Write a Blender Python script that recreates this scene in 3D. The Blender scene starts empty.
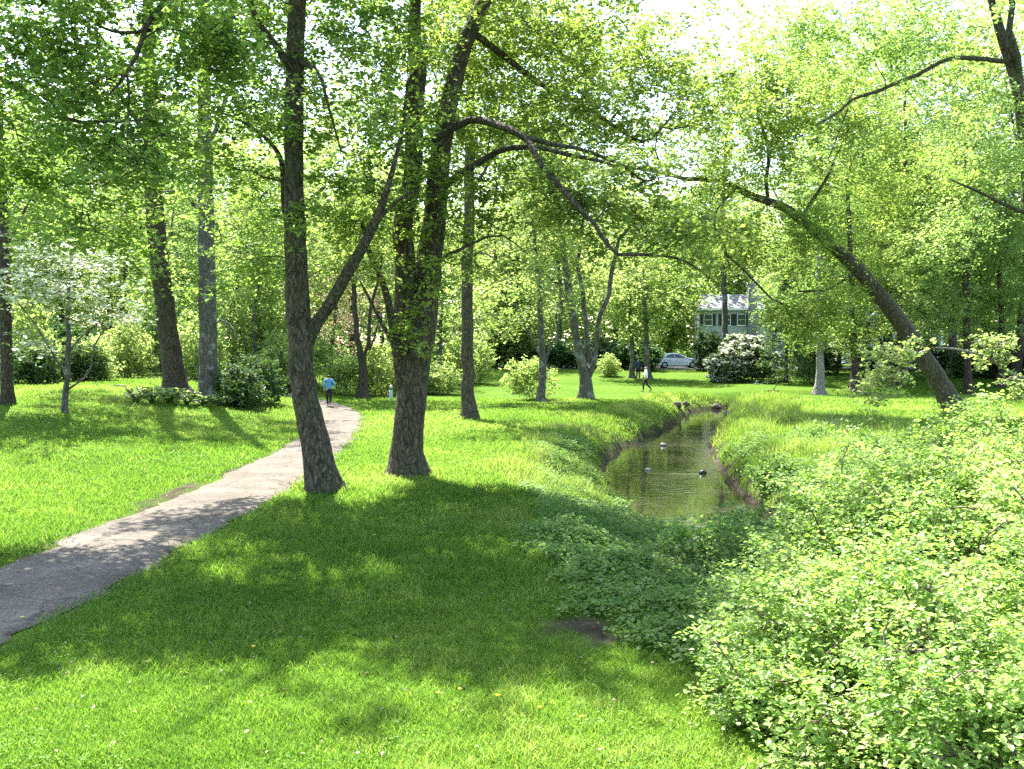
import bpy, math, random
import numpy as np
from mathutils import Vector

rnd = random.Random(7)
scene = bpy.context.scene
COL = scene.collection
PI = math.pi

# ------------------------------------------------------------------ camera
CAMZ, F, HY = 3.2, 1000.0, 345.0
PITCH = math.atan((384.5 - HY) / F)
cam_d = bpy.data.cameras.new('camera'); cam = bpy.data.objects.new('camera', cam_d); COL.objects.link(cam)
cam.location = (0, 0, CAMZ); cam.rotation_euler = (PI / 2 - PITCH, 0, 0)
cam_d.sensor_width = 36.0; cam_d.lens = 36.0 * F / 1024.0
cam_d.clip_start = 0.1; cam_d.clip_end = 5000
scene.camera = cam
_c, _s = math.cos(PITCH), math.sin(PITCH)


def ray(px, py):
    u = (px - 512.0) / F; v = (384.5 - py) / F
    d = np.array([u, _c + v * _s, -_s + v * _c])
    return d / d[1]


def at(px, py, D):
    """world point seen at pixel (px, py) at distance D ahead"""
    return np.array([0, 0, CAMZ]) + ray(px, py) * D


# ------------------------------------------------------------------ terrain
def smooth(a, b, x):
    t = np.clip((x - a) / (b - a), 0, 1); return t * t * (3 - 2 * t)


STREAM = np.array([(46, 70, 1.3), (30, 68, 1.3), (20, 66.5, 1.3), (15, 64.5, 1.3), (12.3, 61, 1.3), (10.6, 55, 1.3),
                   (8.65, 48, 1.3), (6.9, 42, 1.6), (5.35, 35.6, 1.95), (4.7, 30, 1.85), (4.55, 24.8, 1.7), (5.1, 20.5, 1.4),
                   (6.3, 16, 1.5), (7.7, 11.5, 1.6), (9.0, 6, 1.7), (11, -6, 1.9), (14, -30, 1.9)])
PATHC = np.array([(-6.0, -40), (-6.3, 0), (-6.45, 11), (-6.2, 16), (-6.0, 24), (-6.5, 35), (-7.7, 45), (-9.3, 51.5), (-11.8, 55.5),
                  (-16, 58), (-25, 60.5), (-45, 62)], float)
PATHW = np.array([1.05, 1.05, 1.05, 1.08, 1.05, .92, .9, .85, .9, .9, .9, .9])


def catmull(P, n=8):
    P = np.asarray(P, float)
    Q = np.vstack([2 * P[0] - P[1], P, 2 * P[-1] - P[-2]])
    out = []
    for i in range(1, len(Q) - 2):
        p0, p1, p2, p3 = Q[i - 1], Q[i], Q[i + 1], Q[i + 2]
        for t in np.linspace(0, 1, n, endpoint=False):
            out.append(0.5 * ((2 * p1) + (-p0 + p2) * t + (2 * p0 - 5 * p1 + 4 * p2 - p3) * t * t + (-p0 + 3 * p1 - 3 * p2 + p3) * t ** 3))
    out.append(Q[-2]); return np.array(out)


STR = catmull(STREAM, 6)
PTH = catmull(np.column_stack([PATHC, PATHW]), 8)


def poly_dist(x, y, P):
    """distance, signed side (+ = left of travel direction) and interpolated third value"""
    x = np.asarray(x, float); y = np.asarray(y, float)
    best = np.full(x.shape, 1e9); side = np.zeros(x.shape); val = np.zeros(x.shape)
    for i in range(len(P) - 1):
        ax, ay, aw = P[i]; bx, by, bw = P[i + 1]
        dx, dy = bx - ax, by - ay
        t = np.clip(((x - ax) * dx + (y - ay) * dy) / (dx * dx + dy * dy), 0, 1)
        qx, qy = ax + t * dx, ay + t * dy
        d = np.hypot(x - qx, y - qy); m = d < best
        best = np.where(m, d, best)
        side = np.where(m, np.sign(dx * (y - ay) - dy * (x - ax)), side)
        val = np.where(m, aw + t * (bw - aw), val)
    return best, side, val


def vnoise(x, y, z=0.0, seed=0):
    x, y, z = np.broadcast_arrays(np.asarray(x, float), np.asarray(y, float), np.asarray(z, float))
    xi, yi, zi = np.floor(x).astype(np.int64), np.floor(y).astype(np.int64), np.floor(z).astype(np.int64)
    fx, fy, fz = x - xi, y - yi, z - zi
    fx = fx * fx * (3 - 2 * fx); fy = fy * fy * (3 - 2 * fy); fz = fz * fz * (3 - 2 * fz)

    def h(a, b, c):
        n = (a * 374761393 + b * 668265263 + c * 2147483647 * 3 + seed * 1274126177) & 0xFFFFFFFF
        n = ((n ^ (n >> 13)) * 1274126177) & 0xFFFFFFFF
        return ((n ^ (n >> 16)) & 0xFFFF) / 65535.0
    r = 0
    for a in (0, 1):
        for b in (0, 1):
            for c in (0, 1):
                w = (fx if a else 1 - fx) * (fy if b else 1 - fy) * (fz if c else 1 - fz)
                r = r + w * h(xi + a, yi + b, zi + c)
    return r


WATER = -0.9


def ground_full(x, y):
    x = np.asarray(x, float); y = np.asarray(y, float)
    z = 1.25 * smooth(0, 1, (-7.8 - x) / 11.0) * smooth(18, 42, y)        # knoll on the left
    z = z + 0.95 * smooth(64, 100, y) * smooth(-22, -2, x)                # far lawn rises to the road
    z = z + 1.5 * smooth(100, 260, y)
    z = z + 0.10 * (vnoise(x / 6, y / 6, seed=3) - .5) + 0.04 * (vnoise(x / 1.7, y / 1.7, seed=4) - .5)
    d, side, hw = poly_dist(x, y, STR)
    left = side < 0                                                        # the photo's left bank (travelling towards the camera)
    hw = hw + 0.35 * (vnoise(x / 1.3, y / 1.3, seed=9) - .5) + 0.38 * (vnoise(x / .45, y / .45, seed=10) - .5)
    near = 1 - smooth(24, 33, y)
    wl = 1.5 + 1.9 * near
    wr = 0.9 + 0.8 * near
    w = np.where(left, wl, wr)
    t = np.clip((d - hw) / w, 0, 1)
    prof = np.where(left, t ** (0.55 + .45 * near), t ** 0.6)
    bank = WATER - 0.06 + (0 - WATER + 0.06) * prof
    inbed = WATER - 0.06 - 0.45 * smooth(0, 1.0, hw - d)
    zz = np.where(d < hw, inbed, np.where(t < 1, np.minimum(z, bank + (z - 0) * t), z))
    return zz, d - hw, left, t


def ground(x, y):
    return ground_full(x, y)[0]


def gpix(px, py, far=260):
    r = ray(px, py); o = np.array([0, 0, CAMZ])
    ds = np.arange(5, far, 0.1)
    P = o[None] + ds[:, None] * r[None]
    below = np.nonzero(P[:, 2] <= ground(P[:, 0], P[:, 1]))[0]
    i = below[0] if len(below) else len(ds) - 1
    p = P[i]; return np.array([p[0], p[1], float(ground(p[0], p[1]))])


# ------------------------------------------------------------------ materials
def mat(name):
    m = bpy.data.materials.new(name); m.use_nodes = True
    m.node_tree.nodes.clear()
    return m, m.node_tree.nodes, m.node_tree.links


def node(N, t, **kw):
    n = N.new(t)
    for k, v in kw.items():
        if k.startswith('i_'):
            key = k[2:]
            n.inputs[int(key) if key.isdigit() else key.replace('_', ' ')].default_value = v
        else: setattr(n, k, v)
    return n


def ramp(N, cols):
    r = N.new('ShaderNodeValToRGB'); e = r.color_ramp.elements
    while len(e) < len(cols): e.new(0.5)
    for k, (p, c) in enumerate(cols):
        e[k].position = p; e[k].color = (*c, 1)
    return r


def simple_mat(name, col, rough=.6, metal=0., noise=0.12, scale=8.0, spec=.3, bump=0.0):
    m, N, L = mat(name)
    out = node(N, 'ShaderNodeOutputMaterial'); b = node(N, 'ShaderNodeBsdfPrincipled', i_Roughness=rough, i_Metallic=metal)
    b.inputs['Specular IOR Level'].default_value = spec
    tc = node(N, 'ShaderNodeTexCoord'); nz = node(N, 'ShaderNodeTexNoise', i_Scale=scale, i_Detail=4.0)
    L.new(tc.outputs['Object'], nz.inputs['Vector'])
    lo = tuple(c * (1 - noise) for c in col); hi = tuple(min(1, c * (1 + noise)) for c in col)
    r = ramp(N, [(.3, lo), (.7, hi)]); L.new(nz.outputs['Fac'], r.inputs['Fac']); L.new(r.outputs['Color'], b.inputs['Base Color'])
    if bump:
        bp = node(N, 'ShaderNodeBump', i_Strength=bump, i_Distance=.02); L.new(nz.outputs['Fac'], bp.inputs['Height']); L.new(bp.outputs['Normal'], b.inputs['Normal'])
    L.new(b.outputs['BSDF'], out.inputs['Surface']); return m


def leaf_mat(name, dark, mid, light, trans=.42, warm=(1.25, 1.3, .7), gloss=.025, hue=.012, up=0.):
    m, N, L = mat(name)
    out = node(N, 'ShaderNodeOutputMaterial')
    a = node(N, 'ShaderNodeAttribute', attribute_name='var')
    r = ramp(N, [(0, dark), (.5, mid), (1, light)]); L.new(a.outputs['Fac'], r.inputs['Fac'])
    oi = node(N, 'ShaderNodeObjectInfo')
    mr = node(N, 'ShaderNodeMapRange'); mr.inputs['To Min'].default_value = .5 - hue; mr.inputs['To Max'].default_value = .5 + hue
    L.new(oi.outputs['Random'], mr.inputs['Value'])
    hs = node(N, 'ShaderNodeHueSaturation'); L.new(mr.outputs['Result'], hs.inputs['Hue']); L.new(r.outputs['Color'], hs.inputs['Color'])
    mx = node(N, 'ShaderNodeMix', data_type='RGBA', blend_type='MULTIPLY'); mx.inputs[0].default_value = 1
    L.new(hs.outputs['Color'], mx.inputs[6]); mx.inputs[7].default_value = (*warm, 1)
    d = node(N, 'ShaderNodeBsdfDiffuse'); L.new(hs.outputs['Color'], d.inputs['Color'])
    t = node(N, 'ShaderNodeBsdfTranslucent'); L.new(mx.outputs[2], t.inputs['Color'])
    if up:                                                             # short blades: the lawn's own upward normal blended in
        ge = node(N, 'ShaderNodeNewGeometry'); vm = node(N, 'ShaderNodeVectorMath', operation='MULTIPLY_ADD')
        vm.inputs[1].default_value = (1 - up,) * 3; vm.inputs[2].default_value = (0, 0, up)
        L.new(ge.outputs['Normal'], vm.inputs[0]); vn = node(N, 'ShaderNodeVectorMath', operation='NORMALIZE'); L.new(vm.outputs[0], vn.inputs[0])
        L.new(vn.outputs[0], d.inputs['Normal'])
    s1 = node(N, 'ShaderNodeMixShader'); s1.inputs[0].default_value = trans
    L.new(d.outputs[0], s1.inputs[1]); L.new(t.outputs[0], s1.inputs[2])
    g = node(N, 'ShaderNodeBsdfGlossy', i_Roughness=.5); g.inputs['Color'].default_value = (.9, .95, .9, 1)
    s2 = node(N, 'ShaderNodeMixShader'); s2.inputs[0].default_value = gloss
    L.new(s1.outputs[0], s2.inputs[1]); L.new(g.outputs[0], s2.inputs[2])
    L.new(s2.outputs[0], out.inputs['Surface']); return m


def bark_mat(name, dark, light, moss=(.05, .075, .02), mossy=.35, scale=1.0, lichen=0.):
    m, N, L = mat(name)
    out = node(N, 'ShaderNodeOutputMaterial'); b = node(N, 'ShaderNodeBsdfPrincipled', i_Roughness=.9)
    b.inputs['Specular IOR Level'].default_value = .15
    tc = node(N, 'ShaderNodeTexCoord'); mp = node(N, 'ShaderNodeMapping'); mp.inputs['Scale'].default_value = (9 * scale, 9 * scale, 2.2 * scale)
    nwp = node(N, 'ShaderNodeTexNoise', i_Scale=3.2, i_Detail=3.0); L.new(tc.outputs['Object'], nwp.inputs['Vector'])
    wp_ = node(N, 'ShaderNodeMix', data_type='RGBA', blend_type='LINEAR_LIGHT'); wp_.inputs[0].default_value = .16
    L.new(tc.outputs['Object'], wp_.inputs[6]); L.new(nwp.outputs['Color'], wp_.inputs[7]); L.new(wp_.outputs[2], mp.inputs['Vector'])
    n1 = node(N, 'ShaderNodeTexNoise', i_Scale=1.6, i_Detail=6.0, i_Roughness=.65); L.new(mp.outputs['Vector'], n1.inputs['Vector'])
    vo = node(N, 'ShaderNodeTexVoronoi', i_Scale=1.5); vo.feature = 'DISTANCE_TO_EDGE'; L.new(mp.outputs['Vector'], vo.inputs['Vector'])
    mu = node(N, 'ShaderNodeMath', operation='MULTIPLY_ADD'); mu.inputs[1].default_value = .9; L.new(vo.outputs['Distance'], mu.inputs[0])
    sb = node(N, 'ShaderNodeMath', operation='SUBTRACT'); sb.inputs[1].default_value = .16; L.new(n1.outputs['Fac'], sb.inputs[0]); L.new(sb.outputs[0], mu.inputs[2])
    r = ramp(N, [(.32, dark), (.66, light)]); L.new(mu.outputs[0], r.inputs['Fac'])
    n2 = node(N, 'ShaderNodeTexNoise', i_Scale=1.1, i_Detail=5.0); L.new(tc.outputs['Object'], n2.inputs['Vector'])
    mr = node(N, 'ShaderNodeMapRange'); mr.inputs['From Min'].default_value = .5; mr.inputs['From Max'].default_value = .75; mr.inputs['To Max'].default_value = mossy
    L.new(n2.outputs['Fac'], mr.inputs['Value'])
    mx = node(N, 'ShaderNodeMix', data_type='RGBA'); L.new(mr.outputs['Result'], mx.inputs[0]); L.new(r.outputs['Color'], mx.inputs[6]); mx.inputs[7].default_value = (*moss, 1)
    col = mx.outputs[2]
    if lichen:
        n3 = node(N, 'ShaderNodeTexNoise', i_Scale=2.3, i_Detail=3.0); L.new(tc.outputs['Object'], n3.inputs['Vector'])
        m3 = node(N, 'ShaderNodeMapRange'); m3.inputs['From Min'].default_value = .55; m3.inputs['From Max'].default_value = .68; m3.inputs['To Max'].default_value = lichen
        L.new(n3.outputs['Fac'], m3.inputs['Value'])
        x3 = node(N, 'ShaderNodeMix', data_type='RGBA'); L.new(m3.outputs['Result'], x3.inputs[0]); L.new(col, x3.inputs[6]); x3.inputs[7].default_value = (.42, .43, .36, 1)
        col = x3.outputs[2]
    L.new(col, b.inputs['Base Color'])
    ad = node(N, 'ShaderNodeMath', operation='ADD'); L.new(n1.outputs['Fac'], ad.inputs[0])
    m5 = node(N, 'ShaderNodeMath', operation='MULTIPLY'); m5.inputs[1].default_value = 1.6; L.new(vo.outputs['Distance'], m5.inputs[0]); L.new(m5.outputs[0], ad.inputs[1])
    bp = node(N, 'ShaderNodeBump', i_Strength=1.0, i_Distance=.05); L.new(ad.outputs[0], bp.inputs['Height']); L.new(bp.outputs['Normal'], b.inputs['Normal'])
    L.new(b.outputs['BSDF'], out.inputs['Surface']); return m


M = {}
WM = (1.46, 1.60, 1.12)
M['maple'] = leaf_mat('maple_leaf', (.105, .165, .030), (.175, .245, .048), (.26, .320, .090), trans=.52, gloss=.016, warm=WM)
M['pale'] = leaf_mat('pale_leaf', (.165, .215, .060), (.240, .295, .095), (.32, .36, .15), trans=.55, gloss=.014, warm=WM)
M['yellow'] = leaf_mat('spring_leaf', (.150, .210, .052), (.220, .295, .085), (.300, .360, .14), trans=.55, gloss=.014, warm=WM)
M['dark'] = leaf_mat('dark_leaf', (.030, .065, .018), (.055, .105, .028), (.095, .155, .045), trans=.3, hue=.02)
M['conifer'] = leaf_mat('conifer_needle', (.045, .085, .022), (.075, .130, .036), (.12, .185, .06), trans=.3)
M['shrub'] = leaf_mat('shrub_leaf', (.145, .250, .040), (.225, .345, .072), (.33, .435, .140), trans=.54, gloss=.028, warm=WM)
M['bare'] = leaf_mat('bud_leaf', (.20, .155, .09), (.28, .225, .14), (.35, .30, .20), trans=.4, warm=(1.1, 1.0, .8))
M['dogwood'] = leaf_mat('dogwood_leaf', (.14, .20, .06), (.21, .27, .09), (.30, .34, .16), trans=.48)
M['bloom'] = leaf_mat('white_blossom', (.50, .54, .40), (.64, .66, .52), (.76, .76, .68), trans=.45, warm=(1, 1, .92), hue=.005)
M['rhodo'] = leaf_mat('rhododendron_bloom', (.34, .38, .28), (.48, .49, .40), (.66, .63, .55), trans=.5, warm=(1, 1, .95), hue=.005)
M['grass'] = leaf_mat('grass_blade', (.062, .140, .014), (.142, .265, .026), (.290, .355, .085), trans=.42, warm=(1.15, 1.2, .7), gloss=.012, hue=0, up=.78)
M['tall'] = leaf_mat('tall_grass_blade', (.10, .180, .025), (.175, .265, .048), (.31, .345, .12), trans=.48, gloss=.012, hue=0, up=.5)
M['cover'] = leaf_mat('ground_cover_leaf', (.075, .150, .028), (.130, .215, .048), (.22, .295, .10), trans=.45, gloss=.014, hue=0, warm=WM)
M['hosta'] = leaf_mat('hosta_leaf', (.09, .14, .04), (.20, .26, .10), (.46, .50, .32), trans=.35, gloss=.03)
M['bark'] = bark_mat('ridged_bark', (.034, .027, .017), (.135, .110, .074), mossy=.45)
M['bark_grey'] = bark_mat('grey_bark', (.060, .054, .044), (.17, .155, .13), mossy=.3, lichen=.45)
M['bark_brown'] = bark_mat('brown_bark', (.030, .023, .015), (.11, .086, .060), mossy=.3)
M['bark_pale'] = bark_mat('pale_bark', (.16, .14, .11), (.36, .33, .27), mossy=.25, lichen=.4)
M['twig'] = bark_mat('twig_bark', (.12, .085, .06), (.30, .24, .18), mossy=.1)


# ------------------------------------------------------------------ object helpers
def link(o, parent=None):
    COL.objects.link(o)
    if parent is not None: o.parent = parent
    return o


def tag(o, label=None, cat=None, group=None, kind=None):
    if label: o['label'] = label
    if cat: o['category'] = cat
    if group: o['group'] = group
    if kind: o['kind'] = kind
    return o


def thing(name, label, cat, loc=(0, 0, 0), rz=0., group=None, scale=1.0):
    o = bpy.data.objects.new(name, None); o.empty_display_size = .3
    o.location = tuple(float(v) for v in loc); o.rotation_euler = (0, 0, rz)
    o.scale = (scale,) * 3 if not hasattr(scale, '__len__') else scale
    link(o); return tag(o, label, cat, group)


def np_mesh(name, V, faces, m, parent=None, var=None, smooth_=False):
    """faces: list of (K,n) int arrays"""
    V = np.asarray(V, np.float32)
    me = bpy.data.meshes.new(name)
    me.vertices.add(len(V)); me.vertices.foreach_set('co', V.ravel())
    idx = np.concatenate([f.ravel() for f in faces]).astype(np.int32)
    sz = np.concatenate([np.full(len(f), f.shape[1], np.int32) for f in faces])
    st = np.concatenate([[0], np.cumsum(sz)[:-1]]).astype(np.int32)
    me.loops.add(len(idx)); me.loops.foreach_set('vertex_index', idx)
    me.polygons.add(len(sz)); me.polygons.foreach_set('loop_start', st)
    if smooth_: me.polygons.foreach_set('use_smooth', np.ones(len(sz), bool))
    else: me.polygons.foreach_set('use_smooth', np.zeros(len(sz), bool))
    me.update(calc_edges=True)
    if var is not None:
        at_ = me.attributes.new('var', 'FLOAT', 'POINT'); at_.data.foreach_set('value', np.asarray(var, np.float32))
    me.materials.append(m)
    o = bpy.data.objects.new(name, me); link(o, parent)
    return o


def copy_thing(root, loc, rz=0., scale=1.0, label=None, group=None):
    r = root.copy(); COL.objects.link(r)
    r.location = tuple(float(v) for v in loc); r.rotation_euler = (0, 0, rz)
    r.scale = (scale,) * 3 if not hasattr(scale, '__len__') else scale
    if label: r['label'] = label
    if group: r['group'] = group
    elif 'group' in r: del r['group']
    for ch in list(root.children):
        c = ch.copy(); COL.objects.link(c); c.parent = r
    return r


# ------------------------------------------------------------------ geometry builders
def unit(v):
    return v / np.maximum(np.linalg.norm(v, axis=-1, keepdims=True), 1e-9)


def tubes(chains, k, rough=0.0, seed=0):
    """chains: list of (points (n,3), radii (n,)); returns V, quad faces"""
    if not chains: return np.zeros((0, 3)), np.zeros((0, 4), int)
    P = np.vstack([c[0] for c in chains]); R = np.concatenate([c[1] for c in chains])
    ln = np.array([len(c[0]) for c in chains]); st = np.concatenate([[0], np.cumsum(ln)[:-1]])
    T = np.zeros_like(P); T[:-1] = P[1:] - P[:-1]
    ends = st + ln - 1; T[ends] = P[ends] - P[ends - 1]
    T[1:] += np.where(np.isin(np.arange(1, len(P)), st)[:, None], 0, unit(T[:-1]) * np.linalg.norm(T[1:], axis=1, keepdims=True))
    T = unit(T)
    ref = np.array([.93, .31, .2]); U = np.cross(T, ref); U = unit(U); W = np.cross(T, U)
    a = np.arange(k) * 2 * PI / k
    rr = R[:, None] * np.ones(k)[None]
    if rough:
        n = vnoise(np.cos(a)[None] * 2.1 + 50, np.sin(a)[None] * 2.1 + 50, (np.arange(len(P)) * .22)[:, None], seed=seed)
        rr = rr * (1 + rough * (n - .5) * 2)
    V = P[:, None] + rr[..., None] * (np.cos(a)[None, :, None] * U[:, None] + np.sin(a)[None, :, None] * W[:, None])
    good = np.ones(len(P), bool); good[ends] = False
    i = np.nonzero(good)[0][:, None]; j = np.arange(k)[None]; j2 = (j + 1) % k
    Fq = np.stack([i * k + j, i * k + j2, (i + 1) * k + j2, (i + 1) * k + j], -1).reshape(-1, 4)
    return V.reshape(-1, 3), Fq


def leaves(P, A, Nn, L, Wd, fold=.22, six=False):
    """leaf blades: base P, axis A, normal Nn, length L, half width Wd"""
    A = unit(A - (A * Nn).sum(1, keepdims=True) * Nn); S = np.cross(A, Nn)
    L = L[:, None]; Wd = Wd[:, None]
    n = len(P)
    if six:
        pts = [P, P + A * L * .28 + S * Wd * .85 + Nn * Wd * fold, P + A * L * .65 + S * Wd * .8 + Nn * Wd * fold, P + A * L - Nn * L * .06,
               P + A * L * .65 - S * Wd * .8 + Nn * Wd * fold, P + A * L * .28 - S * Wd * .85 + Nn * Wd * fold]
        V = np.stack(pts, 1).reshape(-1, 3); b = np.arange(n)[:, None] * 6
        Fq = np.concatenate([b + np.array([[0, 1, 2, 3]]), b + np.array([[0, 3, 4, 5]])])
        return V, Fq, 6
    pts = [P, P + A * L * .45 + S * Wd + Nn * Wd * fold, P + A * L, P + A * L * .45 - S * Wd + Nn * Wd * fold]
    V = np.stack(pts, 1).reshape(-1, 3); b = np.arange(n)[:, None] * 4
    Ft = np.concatenate([b + np.array([[0, 1, 2]]), b + np.array([[0, 2, 3]])])
    return V, Ft, 4


def resample(pts, step):
    pts = np.asarray(pts, float); n = 6
    c = catmull(pts, n)
    seg = np.linalg.norm(np.diff(c[:, :3], axis=0), axis=1); s = np.concatenate([[0], np.cumsum(seg)])
    m = max(3, int(s[-1] / step)); t = np.linspace(0, s[-1], m)
    return np.stack([np.interp(t, s, c[:, k]) for k in range(c.shape[1])], 1)


def grow(limbs, targets, rng, step=.35, tip=.009, droop=.0, lift=.15):
    """limbs: list of (n,4) world polylines with radii; every target point gets a branch that leaves the nearest wood"""
    chains = [(l[:, :3], l[:, 3]) for l in limbs]
    nodes = [l[:, :3] for l in limbs]; rads = [l[:, 3] for l in limbs]
    X = np.vstack(nodes); Rr = np.concatenate(rads); n0 = len(X)
    cap = n0 + int(len(targets) * 40) + 10
    buf = np.zeros((cap, 3)); rb = np.zeros(cap); buf[:n0] = X; rb[:n0] = Rr; n = n0
    # nearest targets first
    d0 = np.array([np.min(((buf[:n0] - t) ** 2).sum(1)) for t in targets]) if len(targets) else np.zeros(0)
    dirs = np.zeros((len(targets), 3))
    fine = []
    for ti in np.argsort(d0):
        t = targets[ti]
        d2 = ((buf[:n] - t) ** 2).sum(1)
        # branches rise outwards: wood lower than the target is favoured
        pen = np.maximum(0, buf[:n, 2] - t[2]) * 1.2
        k = int(np.argmin(np.sqrt(d2) + pen)); a = buf[k]
        ln = math.sqrt(d2[k])
        if ln < .12: dirs[ti] = unit(rng.normal(size=3)); continue
        m = max(3, int(ln / step) + 1)
        mid = (a + t) / 2 + rng.normal(size=3) * ln * .15 + np.array([0, 0, lift * ln])
        s = np.linspace(0, 1, m)[:, None]
        P = (1 - s) ** 2 * a + 2 * s * (1 - s) * mid + s * s * t
        P[1:-1] += rng.normal(size=(m - 2, 3)) * .055 * min(1, ln)
        r0 = min(rb[k] * .75, tip + .014 * ln ** .9)
        R = np.linspace(max(r0, tip), tip, m)
        fine.append((P, R)); dirs[ti] = unit(P[-1] - P[-2])
        q = min(m - 1, cap - n)
        buf[n:n + q] = P[1:1 + q]; rb[n:n + q] = R[1:1 + q]; n += q
    return chains, fine, dirs


def sample_blobs(blobs, rng, clump=.45, cs=1.3):
    """blobs: (centre(3), radii(3), count) -> points; a noise field leaves gaps between the clumps"""
    out = []
    for c, r, n in blobs:
        c = np.asarray(c, float); r = np.asarray(r, float); got = np.zeros((0, 3)); tries = 0
        while len(got) < n and tries < 12:
            v = unit(rng.normal(size=(n * 2, 3))) * (rng.random((n * 2, 1)) ** (1 / 2.4))
            p = c + v * r
            nz = vnoise(p[:, 0] / cs, p[:, 1] / cs, p[:, 2] / (cs * .7), seed=int(rng.integers(1, 9999)) if tries == 0 else 5)
            got = np.vstack([got, p[nz > clump]]); tries += 1
        out.append(got[:n])
    return np.vstack(out) if out else np.zeros((0, 3))


def crown_leaves(T, D, rng, per, spread, size, flat=.45, tilt=.55, aspect=.36, six=False, twigs=5, sag=.12, per_var=.28, twig_r=0.0):
    """leafy sprays round each target T that points along D"""
    n = len(T)
    tw = unit(rng.normal(size=(n, twigs, 3)) * np.array([1, 1, flat]) + D[:, None] * .55)
    ln = spread * (.45 + .75 * rng.random((n, twigs)))
    k = max(1, per // twigs)
    nc = max(1, k // 4)                                                  # leaves sit in small bunches, thickest at the twig's end
    sc_ = .18 + .82 * rng.random((n, twigs, nc)) ** .65
    pick = rng.integers(0, nc, (n, twigs, k))
    s = np.take_along_axis(sc_, pick, 2)
    off = np.take_along_axis(rng.normal(size=(n, twigs, nc, 3)) * spread * .13, pick[..., None], 2)
    P = T[:, None, None] + tw[:, :, None] * (ln[..., None] * s)[..., None] + off
    P = P + rng.normal(size=P.shape) * np.minimum(spread * .10, size * .9) * np.array([1, 1, .6])
    P[..., 2] -= sag * spread * s ** 2
    var = np.clip(.5 + per_var * rng.normal(size=(n, 1, 1)) + .2 * rng.normal(size=P.shape[:3]), 0, 1)
    P = P.reshape(-1, 3); m = len(P)
    Nn = unit(np.column_stack([rng.normal(size=(m, 2)) * tilt, np.ones(m)]))
    A = np.repeat(tw.reshape(-1, 3), k, 0) * .7 + rng.normal(size=(m, 3)) * .8; A[:, 2] *= .4
    L = size * (.6 + .95 * rng.random(m) ** 1.2)
    V, Fc, nv = leaves(P, A, Nn, L, L * aspect * (.8 + .4 * rng.random(m)), six=six)
    tch = []
    if twig_r:
        for i in range(n):
            for j in range(twigs):
                q = np.linspace(0, 1, 4)[:, None]
                pp = T[i] + tw[i, j] * ln[i, j] * q; pp[:, 2] -= sag * spread * q[:, 0] ** 2
                tch.append((pp, np.linspace(twig_r, twig_r * .4, 4)))
    return V, Fc, np.repeat(var.ravel(), nv), tch


def merge(parts):
    Vs, Fs, o = [], [], 0
    for V, Fc in parts:
        if len(V) == 0: continue
        Vs.append(V); Fs.append(Fc + o); o += len(V)
    return np.vstack(Vs), Fs


def pixlimb(pts, step=.3, jit=0., rng=None):
    w = np.array([(*at(px, py, D), .64 * hp * D / F) for px, py, D, hp in pts])
    l = resample(w, step)
    k = len(l); rl = np.random.default_rng(int(abs(pts[0][0] * 7 + pts[0][1] * 13)) + 1)
    if k > 6:
        kn = max(4, int(k * step / .8)); wob = rl.normal(size=(kn, 3)) * .07 * min(1.6, pts[0][2] / 22)
        wob[0] = 0; l[:, :3] += np.stack([np.interp(np.linspace(0, kn - 1, k), np.arange(kn), wob[:, q]) for q in range(3)], 1)
    if jit and rng is not None:
        l[1:-1, :3] += rng.normal(size=(len(l) - 2, 3)) * jit
    return l


def pixblobs(bl, deep=1.0):
    out = []
    for px, py, D, rx, ry, n in bl:
        c = at(px, py, D); out.append((c, (rx * D / F, max(rx, ry) * D / F * deep, ry * D / F), n))
    return out


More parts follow.
